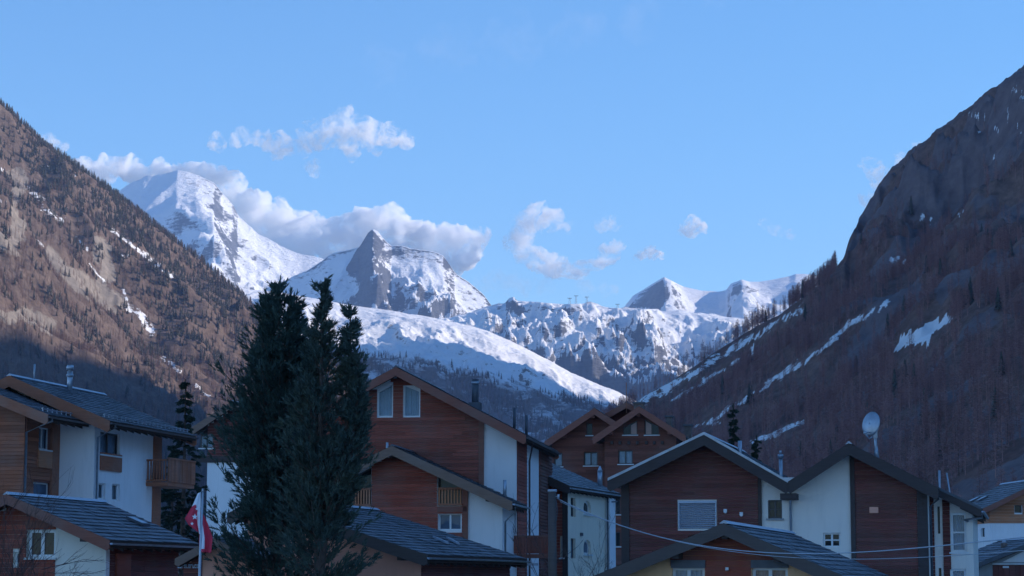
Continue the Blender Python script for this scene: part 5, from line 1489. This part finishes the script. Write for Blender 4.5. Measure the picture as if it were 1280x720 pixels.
# cables: each hangs between its two ends
def cable(pts, Y0, Y1, label, r):
    """pts: places the cable passes, evened out to one hanging curve"""
    xs = [q[0] for q in pts]; n = 60; V = []
    co = np.polyfit(np.array(xs), np.array([q[1] for q in pts]), 3 if len(pts) > 3 else 2)
    for i in range(n + 1):
        x = xs[0] + (xs[-1] - xs[0]) * i / n; Y = Y0 + (Y1 - Y0) * i / n
        V.append(at(x, float(np.polyval(co, x)), Y))
    o = MB().tube(V, r, 6).build('overhead_cable', M['metal_lt'], None, True); tag(o, label, 'cable', 'overhead cables'); return o
cable([(696, 621), (755, 650), (820, 672.5), (880, 684.5), (940, 689), (1000, 689.5), (1080, 687.5), (1150, 684.5), (1280, 675.5), (1420, 660)], 73.9, 46, 'upper pale cable hanging from the wooden pole to the white house', .016)
cable([(700, 626), (780, 660), (860, 680), (930, 692), (1000, 696.5), (1080, 697.5), (1180, 695), (1280, 690), (1420, 678)], 74.0, 47, 'lower thin cable sagging beneath the pale one', .010)

# flag and its pole
Yf = 70.0
p = at(250, 700, Yf); fp = empty('flagpole', (p.x, p.y, 0)); tag(fp, 'slim pale flagpole in front of the low cream house', 'flagpole')
zt = z_of(614, Yf)
MB().tube([(.05, 0, zt), (0, 0, zt * .6), (-.03, 0, -.2)], .035, 10, .055).build('pole', M['metal_lt'], fp, True)
MB().tube([(.05, 0, zt - .02), (.05, 0, zt + .04), (.05, 0, zt + .09)], .05, 10, .02).build('finial', M['metal'], fp, True)
red, wht = plain('red_flag_cloth', (0.66, 0.06, 0.10), .85, .15, 0, .15), plain('white_flag_cloth', (0.86, 0.84, 0.88), .85, .15, 0, .08)
def cloth(name, left, right, n, m, colour, amp, parent=None):
    """cloth between two edge curves given in pixels, with hanging folds"""
    V, Fc = [], []
    for i in range(n + 1):
        v = i / n
        l = np.array([np.interp(v, np.linspace(0, 1, len(left)), [q[k] for q in left]) for k in (0, 1)]); r_ = np.array([np.interp(v, np.linspace(0, 1, len(right)), [q[k] for q in right]) for k in (0, 1)])
        for j in range(m + 1):
            u = j / m; q = l + (r_ - l) * u
            V.append(at(float(q[0]), float(q[1]), Yf + .03 + amp * math.sin(u * 9 + v * 2.5) * (.3 + v)))
    for i in range(n):
        for j in range(m): Fc.append((i * (m + 1) + j, i * (m + 1) + j + 1, (i + 1) * (m + 1) + j + 1, (i + 1) * (m + 1) + j))
    o = mesh_obj(name, V, Fc, wht, parent, True); o.data.materials.append(red)
    for k, f in enumerate(o.data.polygons): f.material_index = 1 if colour((k % m + .5) / m, (k // m + .5) / n) else 0
    md = o.modifiers.new('cloth_thickness', 'SOLIDIFY'); md.thickness = .012
    return o
fl = empty('flag', at(250, 690, Yf)); tag(fl, 'limp red and white flag with pale stars on the slim pole', 'flag')
bpy.context.view_layer.update()
inv = fl.matrix_world.inverted()
A_ = cloth('cloth', [(247, 617), (240, 633), (231, 648), (236, 656), (247, 664)], [(251, 615), (251, 628), (250.5, 640), (250, 655), (250, 668)], 40, 26, lambda u, v: u < .80 - max(0, .42 - v) * 2.1 and v > .24, .05)
B_ = cloth('cloth', [(249.5, 640), (249.5, 655), (249, 672), (249.5, 690)], [(253, 640), (260, 655), (266, 672), (264, 691)], 40, 26, lambda u, v: not (.16 < u < .40 and .22 < v < .92), .06)
def star(px, py, s):
    c = at(px, py, Yf - .07); V = []
    for k in range(10):
        a = math.pi / 2 + k * math.pi / 5; r_ = s * (1 if k % 2 == 0 else .42); V.append(c + Vector((r_ * math.cos(a), 0, r_ * math.sin(a))))
    o = MB().prism(V, (0, .015, 0)).build('star', wht); fix_normals(o); return o
parts = [A_, B_, star(243.5, 646, .10), star(240, 654.5, .06), star(246, 636, .055)]
for o in parts: o.data.transform(inv); o.parent = fl

# cable car pylons on the far plateau
for px, yb, yt in ((712, 379, 372.5), (720, 378.5, 369.5), (733.5, 379, 371), (772, 385.5, 380)):
    Y = 11190.0; q = at(px, yb, Y); o = empty('ropeway_pylon', (q.x, q.y, q.z - 12)); tag(o, 'tiny steel ropeway pylon on the skyline of the snow plateau', 'pylon', 'ropeway pylons on the plateau')
    h = at(px, yt, Y).z - q.z + 12; w = 5
    for sx, sy in ((-1, -1), (1, -1), (1, 1), (-1, 1)): MB().tube([(sx * w, sy * w, 0), (sx * w * .35, sy * w * .35, h)], .9, 4, .7).build('leg', M['metal_dk'], o)
    fix_normals(MB().box(-11, 11, -1.2, 1.2, h - 2.5, h).build('crossarm', M['metal_dk'], o))
# ================================================================== clouds far behind the mountains and the valley air
def cloud_material(name, dens, nscale, thr):
    t = NT(name)
    pv = t.add('ShaderNodeVolumePrincipled')
    pv.inputs['Color'].default_value = (1.0, 1.0, 1.0, 1)
    pv.inputs['Anisotropy'].default_value = 0.0
    pv.inputs['Density Attribute'].default_value = ''
    pos = t.coord('Object')
    n = t.noise(pos, nscale * 2.0, 8, 0.7, 0.6)
    v = t.math('MULTIPLY', t.math('SUBTRACT', n, thr + .07), 5.0, clamp=True)
    t.link(t.math('MULTIPLY', v, dens), pv.inputs['Density'])
    t.link(pv.outputs[0], t.out.inputs['Volume'])
    return t.m

from mathutils import noise as mnoise
def cloud(puffs, Y, dens, nscale, label, thr=0.40):
    """puffs: (px, py, radius px) blobs; one cloud at distance Y with real depth"""
    rnd = random.Random(label)
    pts = [(at(px, py, Y + rnd.uniform(-.5, .5) * r / F_PX * Y), 1.3 * r / F_PX * Y) for px, py, r in puffs]
    c = sum((p for p, r in pts), Vector()) / len(pts)
    bm = bmesh.new()
    for p, r in pts:
        bmesh.ops.create_icosphere(bm, subdivisions=2, radius=r, matrix=Matrix.Translation(p - c) @ Matrix.Diagonal((1.0, 1.1, 0.85, 1)))
    me = bpy.data.meshes.new('cloud'); bm.to_mesh(me); bm.free()
    tmp = bpy.data.objects.new('cloud_hull', me); COL.objects.link(tmp)
    md = tmp.modifiers.new('remesh', 'REMESH'); md.mode = 'VOXEL'; md.voxel_size = min(r for p, r in pts) / 4.5
    dg = bpy.context.evaluated_depsgraph_get()
    hull = bpy.data.meshes.new_from_object(tmp.evaluated_get(dg))
    bpy.data.objects.remove(tmp); bpy.data.meshes.remove(me)
    rm = sum(r for p, r in pts) / len(pts)
    nrm = [v.normal.copy() for v in hull.vertices]
    for v, n in zip(hull.vertices, nrm):
        d = mnoise.fractal(v.co / (rm * .9), 0.75, 2.0, 6)
        v.co += n * d * rm * 0.45
    hull.materials.clear()
    hull.materials.append(cloud_material('cloud_vapour', dens, nscale, thr))
    o = bpy.data.objects.new('cloud', hull); COL.objects.link(o); o.location = c
    tag(o, label, 'cloud', 'clouds over the snow mountains')
    return o
CL_Y = 25000.0
CLOUDS = [
 ([(110, 215, 16), (135, 212, 16), (165, 214, 14), (200, 212, 12), (235, 218, 16), (262, 224, 18), (288, 236, 20), (310, 262, 26), (345, 280, 24), (375, 282, 18), (400, 292, 24), (432, 296, 24), (460, 282, 22), (482, 276, 20), (505, 294, 20), (530, 300, 18), (556, 303, 20), (580, 305, 20), (598, 300, 12), (575, 325, 16), (540, 318, 16), (330, 300, 24), (370, 310, 24), (420, 312, 20), (180, 224, 18)],
  .032, .0022, 'long bright cloud bank resting behind the two snow peaks', .36),
 ([(270, 178, 9), (300, 172, 12), (325, 172, 10), (350, 182, 17), (375, 184, 12), (385, 162, 10), (410, 162, 16), (432, 150, 16), (430, 170, 18), (455, 166, 18), (480, 168, 16), (505, 170, 11), (400, 176, 12), (440, 184, 14), (470, 182, 10)],
  .02, .003, 'wide ragged cloud floating high above the snow peaks', .42),
 ([(391, 207, 9), (393, 216, 6)], .012, .005, 'tiny puff under the wide ragged cloud', .4),
 ([(650, 300, 14), (660, 280, 16), (672, 266, 14), (690, 274, 14), (706, 282, 8), (655, 315, 13), (672, 325, 14), (695, 334, 15), (720, 338, 13), (745, 330, 10), (762, 318, 11), (768, 308, 8), (640, 305, 10)],
  .02, .003, 'hook shaped cloud curling above the plateau', .40),
 ([(620, 350, 14), (645, 356, 16), (680, 355, 12), (605, 352, 12), (690, 350, 8), (730, 360, 12), (760, 362, 10)], .002, .003, 'faint thin cloud veil just over the plateau crest', .40),
 ([(752, 282, 8), (762, 278, 9), (770, 284, 6)], .010, .005, 'small fuzzy cloud to the right of the hook shaped one', .4),
 ([(797, 321, 5), (804, 317, 6), (812, 313, 7), (818, 318, 7), (826, 319, 4)], .035, .006, 'small white puff low over the pointed peak', .40),
 ([(853, 291, 5), (858, 284, 7), (866, 276, 8), (874, 280, 7), (878, 286, 6), (868, 288, 7), (861, 292, 5)], .035, .006, 'compact white puff alone in the blue sky', .40),
 ([(955, 278, 7), (970, 287, 8), (985, 293, 8)], .007, .005, 'small streak of cloud beside the shaded cliff', .42),
 ([(1082, 200, 6), (1095, 212, 12), (1115, 222, 16), (1135, 205, 16), (1148, 192, 11), (1110, 240, 18), (1090, 250, 14)], .014, .003, 'cloud wisp rising behind the shaded cliff', .42),
 ([(560, 60, 30), (640, 50, 34), (720, 36, 30), (800, 22, 26), (480, 78, 26), (880, 10, 20)], .00022, .0016, 'faint high veil of cloud across the upper sky', .40),
 ([(62, 178, 12), (75, 184, 10), (50, 180, 10)], .014, .004, 'small cloud peeping over the larch slope', .4),
]
for pf, de, ns, lab, th in CLOUDS:
    cloud(pf, CL_Y, de, ns, lab, th)

# closed box of thin valley air round the whole scene, ground included
hz = NT('thin_haze'); hv = hz.add('ShaderNodeVolumePrincipled')
hv.inputs['Color'].default_value = (0.38, 0.58, 0.96, 1); hv.inputs['Density'].default_value = 3.0e-5; hv.inputs['Anisotropy'].default_value = 0.0
hz.link(hv.outputs[0], hz.out.inputs['Volume'])
hb = [(-27000, -9000), (27000, -9000), (27000, 20500), (-27000, 20500)]
hV = [(x, y, -26) for x, y in hb] + [(x, y, 3100) for x, y in hb]
haze = mesh_obj('haze', hV, [(3, 2, 1, 0), (4, 5, 6, 7), (0, 1, 5, 4), (1, 2, 6, 5), (2, 3, 7, 6), (3, 0, 4, 7)], hz.m)
tag(haze, 'thin blue air filling the whole valley', None, None, 'stuff')
